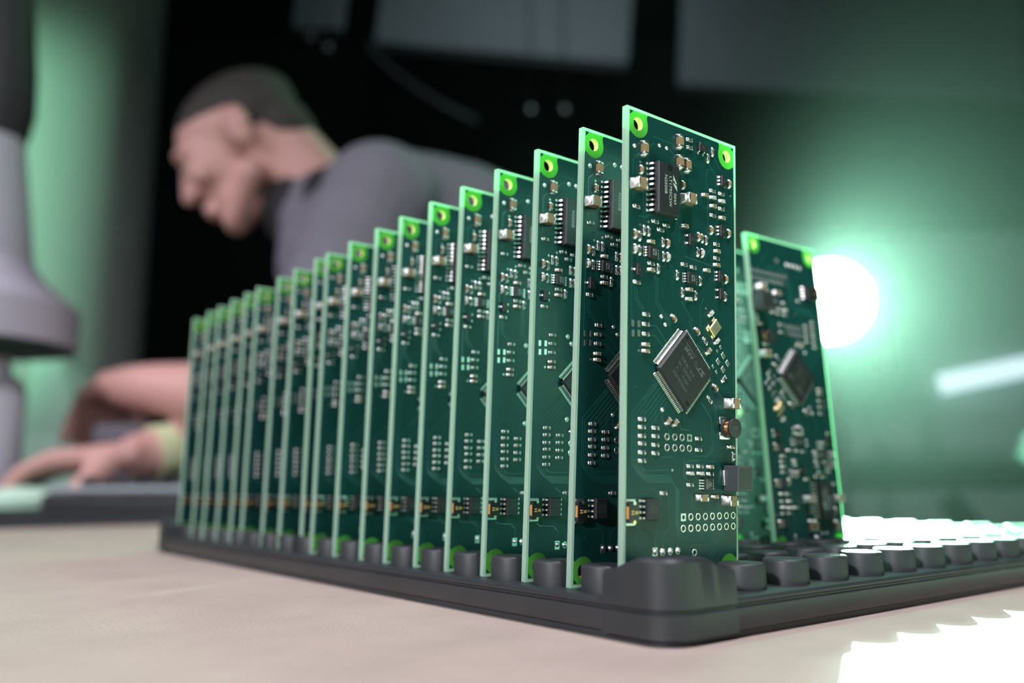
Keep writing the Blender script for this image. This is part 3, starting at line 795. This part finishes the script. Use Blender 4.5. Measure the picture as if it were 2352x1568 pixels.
def circuit_board(label, x, y, lean, near, inverted=False, heading=0.0, group='identical green circuit boards'):
    loc = (x * MM, y * MM, DECK)
    root = thing('circuit_board', label, 'circuit board', loc, (math.radians(lean), 0, math.radians(heading)), group)
    if inverted:
        loc = Vector(loc) + Matrix.Rotation(math.radians(heading), 3, 'Z') @ (Matrix.Rotation(math.radians(lean), 3, 'X') @ Vector((BW * MM, 0, BH * MM)))
        root.location = loc
        root.rotation_mode = 'QUATERNION'
        root.rotation_quaternion = (Matrix.Rotation(math.radians(heading), 3, 'Z') @ Matrix.Rotation(math.radians(lean), 3, 'X') @ Matrix.Rotation(math.pi, 3, 'Y')).to_quaternion()
    put('laminate_core', core_me, root); put('solder_mask', mask_me, root); [put('bare_corner', q, root) for q in clear_me]
    for k in 'abcd': put('corner_mark', tri_me[k], root)
    for hx, hz_ in HOLES: put('hole_wall', ring_me, root, (hx * MM, 0, hz_ * MM))
    tag(put('copper_traces', trace_me, root), kind='stuff')
    put('board_legend', legend_me, root)
    for k, u, v, rot in LAYOUT:
        if k in TINY and not near: continue
        nm, bme, subs, full = KMESH[k]
        o = put(nm, bme if (near or not full) else full, root, (u * MM, 0, v * MM), (0, -math.radians(rot), 0))
        if near:
            for sn, sme, off, r in subs:
                q = put(sn, sme, o, tuple(a * MM for a in off), (0, -r, 0))
                if sn in ('pin_row', 'pin_rows'): q['kind'] = 'stuff'
    if not near: tag(put('pads_and_vias', tiny_me, root), kind='stuff')
    return root

YS = [0.0, 17.0, 33.8, 51.5, 69.0, 85.7, 103.8, 119.6, 139.1, 157.6, 166.7, 187.3, 204.7, 227.7, 241.0, 258.8, 277.4, 293.1, 314.7]
LEAN = [2.96, 3.9, 3.49, 3.48, 3.65, 3.33, 3.24, 2.97, 2.82, 2.74, 2.17, 2.81, 3.13, 2.89, 2.49, 2.68, 3.02, 2.96, 2.69]
ORD = ['nearest', 'second', 'third', 'fourth', 'fifth', 'sixth', 'seventh', 'eighth', 'ninth', 'tenth', 'eleventh', 'twelfth', 'thirteenth', 'fourteenth', 'fifteenth', 'sixteenth', 'seventeenth', 'eighteenth', 'nineteenth']
for i, (y, l) in enumerate(zip(YS, LEAN)):
    if i == 0: lb = 'tall green circuit board at the front of the long row, its whole face showing'
    elif i == 18: lb = 'blurred green circuit board at the far left end of the long row'
    else: lb = 'green circuit board, %s from the front in the long row' % ORD[i]
    circuit_board(lb, 0.0, y, l, i <= 7)
circuit_board('green circuit board standing upside down alone on the right beside the bright lamp', 105.6, 34.1, -2.8, True, True, -1.36)
circuit_board('green circuit board half hidden between the front board and the upside-down board', 105.0, 51.4, -2.6, True, True, -1.0)

# ------------------------------------------------------------------ lamp behind the boards
def wp(o, parent):
    bpy.context.view_layer.update()
    o.parent = parent; o.matrix_parent_inverse = parent.matrix_world.inverted()
    return o
LAMP = Vector((1.180, 0.650, DECK + 0.340))
AIM = Vector((0.05, 0.02, DECK + 0.05))
lamp = thing('spot_lamp', 'bright round green-white spot lamp shining towards the camera', 'lamp', (LAMP.x, LAMP.y, 0))
q = (AIM - LAMP).to_track_quat('Z', 'X').to_euler()
def lamp_part(name, prof, mk, seg=40, cap=True):
    o = put(name, MB().lathe(prof, mk, seg, cap=cap).mesh(name, 1.0), None, LAMP, q)
    return wp(o, lamp)
lamp_part('housing', [(0.026, -0.14), (0.054, -0.13), (0.061, -0.09), (0.073, -0.02), (0.075, 0.012), (0.069, 0.012), (0.067, -0.015)], 'lamphouse')
lamp_part('lens', [(0.0672, -0.014), (0.060, -0.004), (0.045, 0.003), (0.015, 0.006)], 'lampbloom')  # wide glowing disc imitates the bloom; the actual emitter is far smaller
for s in (-1, 1):
    o = put('yoke', MB().box(-0.004, 0.004, -0.012, 0.012, -0.13, 0.02, 'lamphouse', 0.001).mesh('yoke', 1.0), None, LAMP + Vector((q.to_matrix() @ Vector((0, 1, 0))) * (0.081 * s)) + Vector((0, 0, -0.0)), (0, 0, q.z))
    wp(o, lamp)
put('pole', MB().lathe([(0.012, 0.0), (0.012, LAMP.z - 0.10)], 'lamphouse', 18).mesh('pole', 1.0), lamp)
for k in range(3):
    a = 2 * math.pi * k / 3 + 0.4
    put('leg', MB().tube([(0, 0, 0.42), (0.33 * math.cos(a), 0.33 * math.sin(a), 0.012)], 0.010, 'lamphouse').mesh('leg', 1.0), lamp)
ld = bpy.data.lights.new('lamp_beam', 'SPOT')
ld.energy = 1300; ld.color = (0.42, 1.0, 0.70); ld.shadow_soft_size = 0.007
ld.spot_size = math.radians(98); ld.spot_blend = 0.29
lo = bpy.data.objects.new('lamp_beam', ld); COL.objects.link(lo)
lo.location = LAMP + (AIM - LAMP).normalized() * 0.03
dv_ = AIM - LAMP
look(lo, lo.location + Matrix.Rotation(math.radians(42), 3, 'Z') @ dv_)

# ------------------------------------------------------------------ pillar, overhead panels, cabinet
o = put('pillar', MB().lathe([(0.34, 0.0), (0.34, 0.12), (0.33, 0.13), (0.33, 3.6), (0.34, 3.61), (0.34, 3.7)], 'pillar', 96).mesh('pillar', 1.0), None, RP(-1.255, 2.0, 0))
tag(o, 'wide round pillar washed in green light behind the worker', 'pillar')

def overhead(label, r0, r1, f, z0, z1, tilt):
    t = thing('overhead_panel', label, 'panel', RP((r0 + r1) / 2, f, z0), (0, tilt, -YAW), 'grey panels under the ceiling')
    w = r1 - r0
    put('panel_body', MB().box(-w / 2, w / 2, -0.02, 0.02, 0, z1 - z0, 'panelgrey', 0.004).mesh('panel_body', 1.0), t)
    put('lower_edge', MB().box(-w / 2, w / 2, -0.03, 0.03, -0.05, -0.001, 'cabdark', 0.003).mesh('lower_edge', 1.0), t)
    return t
overhead('long grey overhead panel at the top middle, above the dark wall', -0.70, 0.60, 4.0, CAM.z + 2.19, 3.69, 0.10)
overhead('small grey overhead panel at the top, left of the long one', -1.12, -0.86, 4.0, CAM.z + 2.33, 3.69, 0.06)
overhead('dim grey overhead panel at the top right corner', 0.85, 2.6, 4.0, CAM.z + 1.95, 3.68, 0.07)
pts = []
for k in range(13):
    a = k / 12
    pts.append(RP(-0.72 + 0.55 * a, 3.9, CAM.z + 2.20 - 0.42 * a ** 0.8 - 0.02 * math.sin(a * 3.14)))
o = put('hanging_cable', MB().tube([p - pts[0] for p in pts], 0.014, 'cable').mesh('hanging_cable', 1.0), None, pts[0])
tag(o, 'dim grey cable drooping below the long overhead panel', 'cable')
for k, (r, z) in enumerate(((-1.02, 2.26), (-0.93, 2.20), (0.10, 1.86), (0.27, 1.86))):
    c = thing('cable_clamp', None, None, RP(r, 3.95, CAM.z + z))
    put('clip', MB().lathe([(0.012, -0.02), (0.022, -0.01), (0.022, 0.01), (0.012, 0.02)], 'tin', 16).mesh('clip', 1.0), c)
    put('rod', MB().lathe([(0.003, 0.02), (0.003, 3.7 - CAM.z - z)], 'cabdark', 8).mesh('rod', 1.0), c)
    tag(c, ['small metal clamp glinting on a rod at the top left', 'small metal clamp just right of the top left one', 'small metal clamp glinting above the front boards', 'small metal clamp right of the one above the front boards'][k], 'clamp', 'metal clamps on thin rods from the ceiling')

cab = thing('machine_cabinet', 'large grey-green machine cabinet in the blurred right background', 'cabinet', RP(1.55, 2.4, 0), (0, 0, -YAW))
put('lower_body', MB().box(-0.85, 0.85, -0.22, 0.4, 0.0, 0.92, 'cabinet', 0.01).mesh('lower_body', 1.0), cab)
put('recess', MB().box(-0.72, 0.85, -0.16, 0.4, 0.921, 0.985, 'cabdark').mesh('recess', 1.0), cab)
put('upper_body', MB().box(-0.85, 0.85, -0.20, 0.4, 0.986, 1.62, 'cabinet', 0.02).mesh('upper_body', 1.0), cab)
put('panel', MB().box(-0.62, 0.80, -0.225, -0.201, 1.02, 1.14, 'panelgrey', 0.005).mesh('panel', 1.0), cab)
lw = put('reflection_strip', MB().box(-0.135, 0.135, -0.018, 0.018, -0.026, 0.026, 'tube', 0.006).mesh('reflection_strip', 1.0), cab, (-0.31, -0.24, CAM.z + 0.285), (0, -0.20, 0))  # self-glowing bar standing in for a bright reflection on the cabinet
o = put('round_indicator', MB().lathe([(0.045, 0.0), (0.045, 0.02), (0.032, 0.035), (0.012, 0.042)], 'mintlamp', 24, 'y').mesh('round_indicator', 1.0), cab, (-0.20, -0.201, CAM.z + 0.10))
o['label'] = 'glowing round mint indicator'
o = put('brace', MB().tube([(-0.45, -0.24, 0.90), (-0.25, -0.24, 0.62)], 0.03, 'cabdark').mesh('brace', 1.0), cab)

# ------------------------------------------------------------------ fume extractor, things round the hands
ext = thing('fume_extractor', 'lilac-grey fume extractor arm with flared hood at the left edge', 'fume extractor', RP(-0.695, 1.05, 3.7), (0, 0, -YAW))
zc = CAM.z - 3.7
put('upper_arm', MB().lathe([(0.038, zc + 0.66), (0.038, -0.001)], 'extract', 28).mesh('upper_arm', 1.0), ext)
put('joint', MB().lathe([(0.036, zc + 0.70), (0.046, zc + 0.62), (0.053, zc + 0.55), (0.055, zc + 0.50), (0.050, zc + 0.47), (0.046, zc + 0.455)], 'extdark', 32).mesh('joint', 1.0), ext)
put('neck', MB().lathe([(0.046, zc + 0.46), (0.052, zc + 0.42), (0.062, zc + 0.35), (0.070, zc + 0.29)], 'extract', 32).mesh('neck', 1.0), ext)
hood = put('hood', MB().lathe([(0.068, zc + 0.295), (0.085, zc + 0.270), (0.128, zc + 0.232), (0.130, zc + 0.180), (0.126, zc + 0.180), (0.122, zc + 0.225), (0.066, zc + 0.285)], 'extract', 40, cap=False).mesh('hood', 1.0), ext)
put('hood_lining', MB().lathe([(0.1255, zc + 0.190), (0.10, zc + 0.222), (0.05, zc + 0.235)], 'extdark', 32).mesh('hood_lining', 1.0), ext)

bench = thing('rear_bench', 'dark bench behind the brown table, carrying the things round the hands', 'bench', RP(-0.92, 1.25, 0), (0, 0, -YAW))
put('bench_top', MB().box(-0.62, 0.62, -0.40, 0.40, 0.868, 0.898, 'dkmetal', 0.003).mesh('bench_top', 1.0), bench)
for x in (-0.56, 0.56):
    for y in (-0.35, 0.35): put('leg', MB().box(-0.025, 0.025, -0.025, 0.025, 0, 0.868, 'dkmetal', 0.002).mesh('bench_leg', 1.0), bench, (x, y, 0))
fx = thing('base_plate', 'dark metal base plate under the lower hand', 'metal plate', RP(-0.50, 0.945, 0.898), (0, 0, -YAW))
put('plate', MB().box(-0.20, 0.20, -0.09, 0.08, 0.0, 0.010, 'dkmetal', 0.0015).mesh('plate', 1.0), fx)
for x in (-0.18, 0.18):
    for y in (-0.07, 0.06): put('bolt', MB().lathe([(0.006, 0.009), (0.006, 0.0103), (0.003, 0.0103)], 'tin', 12).mesh('bolt', 1.0), fx, (x, y, 0))
o = put('round_dish', MB().lathe([(0.028, 0.0), (0.042, 0.004), (0.044, 0.014), (0.034, 0.023), (0.018, 0.027), (0.006, 0.028)], 'dish', 32).mesh('round_dish', 1.0), None, RP(-0.548, 0.958, 0.908))
tag(o, 'round mint plastic dome lying under the lower hand', 'plastic dome')
dv = thing('test_fixture', 'low dark test fixture with grey top to the right of the hands', 'fixture', RP(-0.412, 0.93, 0.908), (0, 0, -YAW))
put('body', MB().box(-0.075, 0.075, -0.05, 0.05, 0.0, 0.020, 'dkmetal', 0.003).mesh('body', 1.0), dv)
put('top_plate', MB().box(-0.07, 0.07, -0.045, 0.045, 0.0205, 0.027, 'panelgrey', 0.002).mesh('top_plate', 1.0), dv)
for x in (-0.05, 0.0, 0.05): put('knob', MB().lathe([(0.008, 0.027), (0.009, 0.034), (0.006, 0.038)], 'dkmetal', 16).mesh('knob', 1.0), dv, (x, 0.0, 0))

card = thing('folded_card', 'tall pale mint folded card standing behind the hands', 'card', RP(-0.80, 1.45, 0.898), (0, 0, -YAW))
def sheet(name, pts, th=0.004):
    mb = MB(); n = len(pts); nn = (Vector(pts[1]) - Vector(pts[0])).cross(Vector(pts[2]) - Vector(pts[0])).normalized() * th
    mb.add([Vector(p) for p in pts] + [Vector(p) + nn for p in pts], [tuple(range(n))[::-1], tuple(range(n, 2 * n))] + [(i, (i + 1) % n, n + (i + 1) % n, n + i) for i in range(n)], 'mint')
    return put(name, mb.mesh(name, 1.0), card)
sheet('front_leaf', [(-0.035, -0.02, 0.0), (0.125, -0.06, 0.0), (0.012, -0.02, 0.295), (-0.028, -0.01, 0.295)])
sheet('side_leaf', [(0.126, -0.06, 0.0), (0.185, 0.06, 0.0), (0.03, 0.05, 0.25), (0.013, -0.02, 0.295)])
o = put('canister', MB().lathe([(0.034, 0.0), (0.036, 0.006), (0.036, 0.15), (0.030, 0.17), (0.016, 0.18), (0.016, 0.20), (0.012, 0.202)], 'canister', 36).mesh('canister', 1.0), None, RP(-0.655, 1.06, 0.898))
tag(o, 'pale lilac plastic canister under the extractor hood', 'canister')
sc = thing('grey_case', 'tilted lilac-grey instrument case between the hands and the boards', 'case', RP(-0.478, 1.085, 0.898), (0, 0, -YAW + 0.2))
put('case_body', MB().box(-0.05, 0.07, -0.03, 0.03, 0.0, 0.085, 'extract', 0.008).mesh('case_body', 1.0), sc)
put('case_lid', MB().box(-0.051, 0.071, -0.031, 0.031, 0.0855, 0.115, 'shirt', 0.006).mesh('case_lid', 1.0), sc)

# ------------------------------------------------------------------ the worker
def ell(mb, c, rad, R=None, seg=20, rings=14):
    c = Vector(c); vs = []; fs = []
    for j in range(rings + 1):
        t = math.pi * j / rings
        for k in range(seg):
            a = 2 * math.pi * k / seg
            p = Vector((rad[0] * math.sin(t) * math.cos(a), rad[1] * math.sin(t) * math.sin(a), rad[2] * math.cos(t)))
            vs.append(c + (R @ p if R else p))
    for j in range(rings):
        for k in range(seg):
            fs.append((j * seg + k, (j + 1) * seg + k, (j + 1) * seg + (k + 1) % seg, j * seg + (k + 1) % seg))
    mb.add(vs, fs, 'skin')
def limb(mb, pts, rads, seg=18, sub=4):
    P = [Vector(p) for p in pts]; out = []; rr = []
    n = len(P)
    for i in range(n - 1):
        p0, p1, p2, p3 = P[max(i - 1, 0)], P[i], P[i + 1], P[min(i + 2, n - 1)]
        for k in range(sub):
            t = k / sub
            out.append(0.5 * ((2 * p1) + (p2 - p0) * t + (2 * p0 - 5 * p1 + 4 * p2 - p3) * t * t + (3 * p1 - p0 - 3 * p2 + p3) * t ** 3))
            rr.append(rads[i] + (rads[i + 1] - rads[i]) * t)
    out.append(P[-1]); rr.append(rads[-1])
    mb.tube(out, rr, 'skin', seg)
    ell(mb, P[0], (rads[0],) * 3, None, 14, 10); ell(mb, P[-1], (rads[-1],) * 3, None, 14, 10)
def remesh(mb, name, voxel, mk, smooth=4):
    me = bpy.data.meshes.new(name)
    me.from_pydata([tuple(v) for v in mb.v], [], mb.f)
    bm = bmesh.new(); bm.from_mesh(me); bmesh.ops.recalc_face_normals(bm, faces=bm.faces); bm.to_mesh(me); bm.free()
    o = bpy.data.objects.new(name, me); COL.objects.link(o)
    r = o.modifiers.new('r', 'REMESH'); r.mode = 'VOXEL'; r.voxel_size = voxel; r.use_smooth_shade = True
    s = o.modifiers.new('s', 'SMOOTH'); s.iterations = smooth; s.factor = 0.5
    dg = bpy.context.evaluated_depsgraph_get()
    new = bpy.data.meshes.new_from_object(o.evaluated_get(dg))
    bpy.data.objects.remove(o, do_unlink=True); bpy.data.meshes.remove(me)
    new.name = name; new.materials.clear(); new.materials.append(M[mk])
    new.polygons.foreach_set('use_smooth', [True] * len(new.polygons))
    return new

# figure coordinates: x = room r, y = room f, z above the floor, all in metres (root at the feet)
ROOT = (0.02, 1.26)
def W(r, f, dz): return Vector((r - ROOT[0], f - ROOT[1], CAM.z + dz))
person = thing('person', 'person with short dark hair in a grey shirt leaning over the bench, looking down', 'person', RP(ROOT[0], ROOT[1], 0), (0, 0, -YAW))

# head frame: forward looks down to the left, slightly turned to the camera
fwd = Vector((-0.80, -0.08, -0.60)).normalized()
side = fwd.cross(Vector((-0.66, 0, 0.75))).normalized()      # towards / away from camera
hup = side.cross(fwd).normalized()
HR = Matrix((fwd, side, hup)).transposed()
EAR = W(-0.380, 1.155, 0.482)                                 # centre of the head between the ears
HS = 0.93
def Hh(a, b, c): return EAR + HR @ (Vector((a, b, c)) * HS)
def hell(mb, c, rad, R, *a): ell(mb, c, tuple(q * HS for q in rad), R, *a)
body = MB()
hell(body, Hh(-0.006, 0, 0.042), (0.098, 0.077, 0.075), HR, 28, 18)       # cranium
hell(body, Hh(0.040, 0, 0.010), (0.062, 0.064, 0.085), HR)                # face
hell(body, Hh(0.052, 0, -0.052), (0.040, 0.046, 0.048), HR)               # jaw
hell(body, Hh(0.080, 0, -0.088), (0.018, 0.022, 0.018), HR)               # chin
limb(body, [Hh(0.020, 0.052, -0.055), Hh(0.080, 0.012, -0.085)], [0.020, 0.016]); limb(body, [Hh(0.020, -0.052, -0.055), Hh(0.080, -0.012, -0.085)], [0.020, 0.016])
limb(body, [Hh(0.092, 0, 0.030), Hh(0.106, 0, 0.004), Hh(0.115, 0, -0.013)], [0.009, 0.0105, 0.0115])   # nose
for s in (-1, 1):
    hell(body, Hh(0.105, s * 0.010, -0.016), (0.010, 0.008, 0.008), HR)   # nostrils
    hell(body, Hh(0.086, s * 0.030, 0.034), (0.016, 0.024, 0.010), HR)    # brow
    hell(body, Hh(0.075, s * 0.042, -0.012), (0.022, 0.020, 0.020), HR)   # cheekbone
    hell(body, Hh(-0.004, s * 0.081, 0.000), (0.019, 0.010, 0.032), HR)   # ear
    hell(body, Hh(-0.012, s * 0.088, 0.008), (0.013, 0.009, 0.024), HR)
hell(body, Hh(0.100, 0, -0.046), (0.011, 0.024, 0.007), HR); hell(body, Hh(0.098, 0, -0.058), (0.011, 0.022, 0.008), HR)   # lips
NECK = W(-0.262, 1.175, 0.395)
limb(body, [Hh(-0.035, 0, 0.0), Hh(-0.045, 0, -0.055), NECK], [0.056, 0.056, 0.064])
# torso under the shirt, arms, legs
SL, SR = W(-0.165, 1.005, 0.355), W(-0.185, 1.345, 0.340)
HIP = W(0.125, 1.24, 0.06)
limb(body, [NECK, W(-0.19, 1.175, 0.36), W(-0.06, 1.18, 0.29), W(0.05, 1.21, 0.18), HIP], [0.06, 0.115, 0.135, 0.125, 0.125])
limb(body, [SL, W(-0.185, 1.175, 0.37), SR], [0.060, 0.075, 0.060])
EL, WL = W(-0.255, 0.985, 0.106), W(-0.497, 1.070, 0.130)
limb(body, [SL, SL.lerp(EL, 0.5), EL], [0.058, 0.050, 0.041])
limb(body, [EL, EL.lerp(WL, 0.3) + Vector((0, 0, -0.006)), EL.lerp(WL, 0.7), WL], [0.041, 0.045, 0.034, 0.026])
def hand(wrist, along, palm_n, fingers, thumb, wid=0.042):
    """along: direction of the back of the hand, palm_n: from the back towards the palm; fingers: bend angles"""
    a = along.normalized(); nrm = (palm_n - a * palm_n.dot(a)).normalized(); sd = a.cross(nrm).normalized()
    kn = wrist + a * 0.085
    for k in range(4):
        o = (k - 1.5) * 0.0185
        limb(body, [wrist + sd * o * 0.7, kn + sd * o - nrm * (0.003 if k in (1, 2) else 0)], [0.0155, 0.0125], 12)
        L = (0.088, 0.098, 0.092, 0.074)[k]
        p = kn + sd * o; d = a.copy(); pts = [p]; ang = 0
        for seg_, bend in zip((0.45, 0.31, 0.24), fingers[k]):
            ang += bend
            d = a * math.cos(ang) + nrm * math.sin(ang) + sd * o * 0.9
            d.normalize(); p = p + d * L * seg_; pts.append(p)
        limb(body, pts, [0.0110, 0.0098, 0.0090, 0.0078], 12, 3)
    t0 = wrist + a * 0.022 + sd * thumb * 0.026 + nrm * 0.006
    t1 = t0 + (a * 0.55 + sd * thumb * 0.45 + nrm * 0.65).normalized() * 0.045
    t2 = t1 + (a * 0.45 + sd * thumb * 0.05 + nrm * 0.9).normalized() * 0.034
    t3 = t2 + (a * 0.45 - sd * thumb * 0.1 + nrm * 0.9).normalized() * 0.028
    limb(body, [t0, t1, t2, t3], [0.016, 0.0135, 0.0115, 0.0092], 12, 3)
    return kn
hand(WL, Vector((-0.60, 0.76, -0.14)), Vector((-0.35, 0.1, -1.0)), [(0.42, 0.32, 0.25), (0.46, 0.34, 0.25), (0.5, 0.36, 0.25), (0.55, 0.4, 0.28)], -1)
ER, WR = W(-0.285, 1.185, 0.085), W(-0.445, 1.005, 0.040)
limb(body, [SR, SR.lerp(ER, 0.5), ER], [0.058, 0.050, 0.041])
limb(body, [ER, ER.lerp(WR, 0.3), ER.lerp(WR, 0.7), WR], [0.041, 0.045, 0.034, 0.026])
hand(WR, Vector((-0.97, -0.18, -0.10)), Vector((-0.15, -0.1, -1.0)), [(0.35, 0.55, 0.35), (0.30, 0.50, 0.35), (0.30, 0.55, 0.35), (0.35, 0.6, 0.4)], 1)
for s, f in ((-1, 1.15), (1, 1.35)):
    hp = W(0.12, f, 0.03); kn = W(0.06, f + 0.02 * s, -0.44); an = W(0.10, f + 0.02 * s, -0.86)
    limb(body, [hp, kn, an], [0.092, 0.060, 0.042]); limb(body, [an + Vector((0.02, 0, -0.035)), an + Vector((-0.15, 0, -0.045))], [0.032, 0.026])
put('body', remesh(body, 'body', 0.0042, 'skin', 3), person)
sh = MB()
limb(sh, [W(-0.272, 1.172, 0.392), W(-0.215, 1.172, 0.345), W(-0.06, 1.18, 0.295), W(0.05, 1.21, 0.18), HIP], [0.078, 0.148, 0.160, 0.145, 0.140])
limb(sh, [SL + Vector((0, 0.0, 0)), W(-0.185, 1.175, 0.37), SR], [0.074, 0.090, 0.074])
limb(sh, [SL, SL.lerp(EL, 0.62)], [0.073, 0.066]); limb(sh, [SR, SR.lerp(ER, 0.62)], [0.073, 0.066])
put('shirt', remesh(sh, 'shirt', 0.006, 'shirt', 4), person)
co = MB(); limb(co, [W(-0.296, 1.173, 0.404), W(-0.262, 1.173, 0.388)], [0.070, 0.082])
put('collar', remesh(co, 'collar', 0.005, 'collar', 2), person)
tr = MB()
for s, f in ((-1, 1.15), (1, 1.35)):
    hp = W(0.12, f, 0.03); kn = W(0.06, f + 0.02 * s, -0.44); an = W(0.10, f + 0.02 * s, -0.84)
    limb(tr, [hp, kn, an], [0.105, 0.075, 0.062])
limb(tr, [W(0.12, 1.15, 0.04), W(0.12, 1.35, 0.04)], [0.11, 0.11])
put('trousers', remesh(tr, 'trousers', 0.008, 'trousers', 3), person)
hr = MB()
hell(hr, Hh(-0.015, 0, 0.057), (0.100, 0.0800, 0.063), HR, 28, 18); hell(hr, Hh(-0.030, 0, 0.040), (0.080, 0.0805, 0.064), HR, 28, 18)
hell(hr, Hh(-0.062, 0, -0.004), (0.048, 0.068, 0.062), HR)
put('hair', remesh(hr, 'hair', 0.005, 'hair', 3), person)
for s in (-1, 1):
    e = MB(); ell(e, (0, 0, 0), (0.010, 0.010, 0.010), None, 16, 10)
    me = e.mesh('eye', 1.0); me.materials.clear(); me.materials.append(M['eyewhite'])
    put('eye', me, person, Hh(0.081, s * 0.032, 0.013))
    b_ = MB(); limb(b_, [Hh(0.096, s * 0.014, 0.034), Hh(0.094, s * 0.032, 0.038), Hh(0.080, s * 0.048, 0.032)], [0.004, 0.005, 0.003], 10)
    me = b_.mesh('eyebrow', 1.0); me.materials.clear(); me.materials.append(M['hair'])
    put('eyebrow', me, person)
ws = (ER - WR).normalized(); wb = MB()
c0 = WR + ws * 0.018
wb.tube([c0, c0 + ws * 0.024], 0.0325, 'strap', 28)
put('wristband', wb.mesh('wristband', 1.0), person)

# ------------------------------------------------------------------ scattering volume added to imitate the lens-flare glow round the lamp
hm = bpy.data.materials.new('flare_glow_scatter'); hm.use_nodes = True
nt = hm.node_tree; nt.nodes.clear()
out = nt.nodes.new('ShaderNodeOutputMaterial')
vs_ = nt.nodes.new('ShaderNodeVolumeScatter')
vs_.inputs['Color'].default_value = (0.95, 1.0, 0.97, 1)
vs_.inputs['Density'].default_value = 0.0034
vs_.inputs['Anisotropy'].default_value = 0.7
nt.links.new(vs_.outputs[0], out.inputs['Volume'])
M['flare_glow'] = hm
hz = rbox_obj('flare_glow', -3.0, 3.0, 0.62, 4.8, 0.02, 3.65, 'flare_glow')
tag(hz, 'scattering volume added for the green lens-flare glow round the lamp', 'flare_glow', kind='stuff')
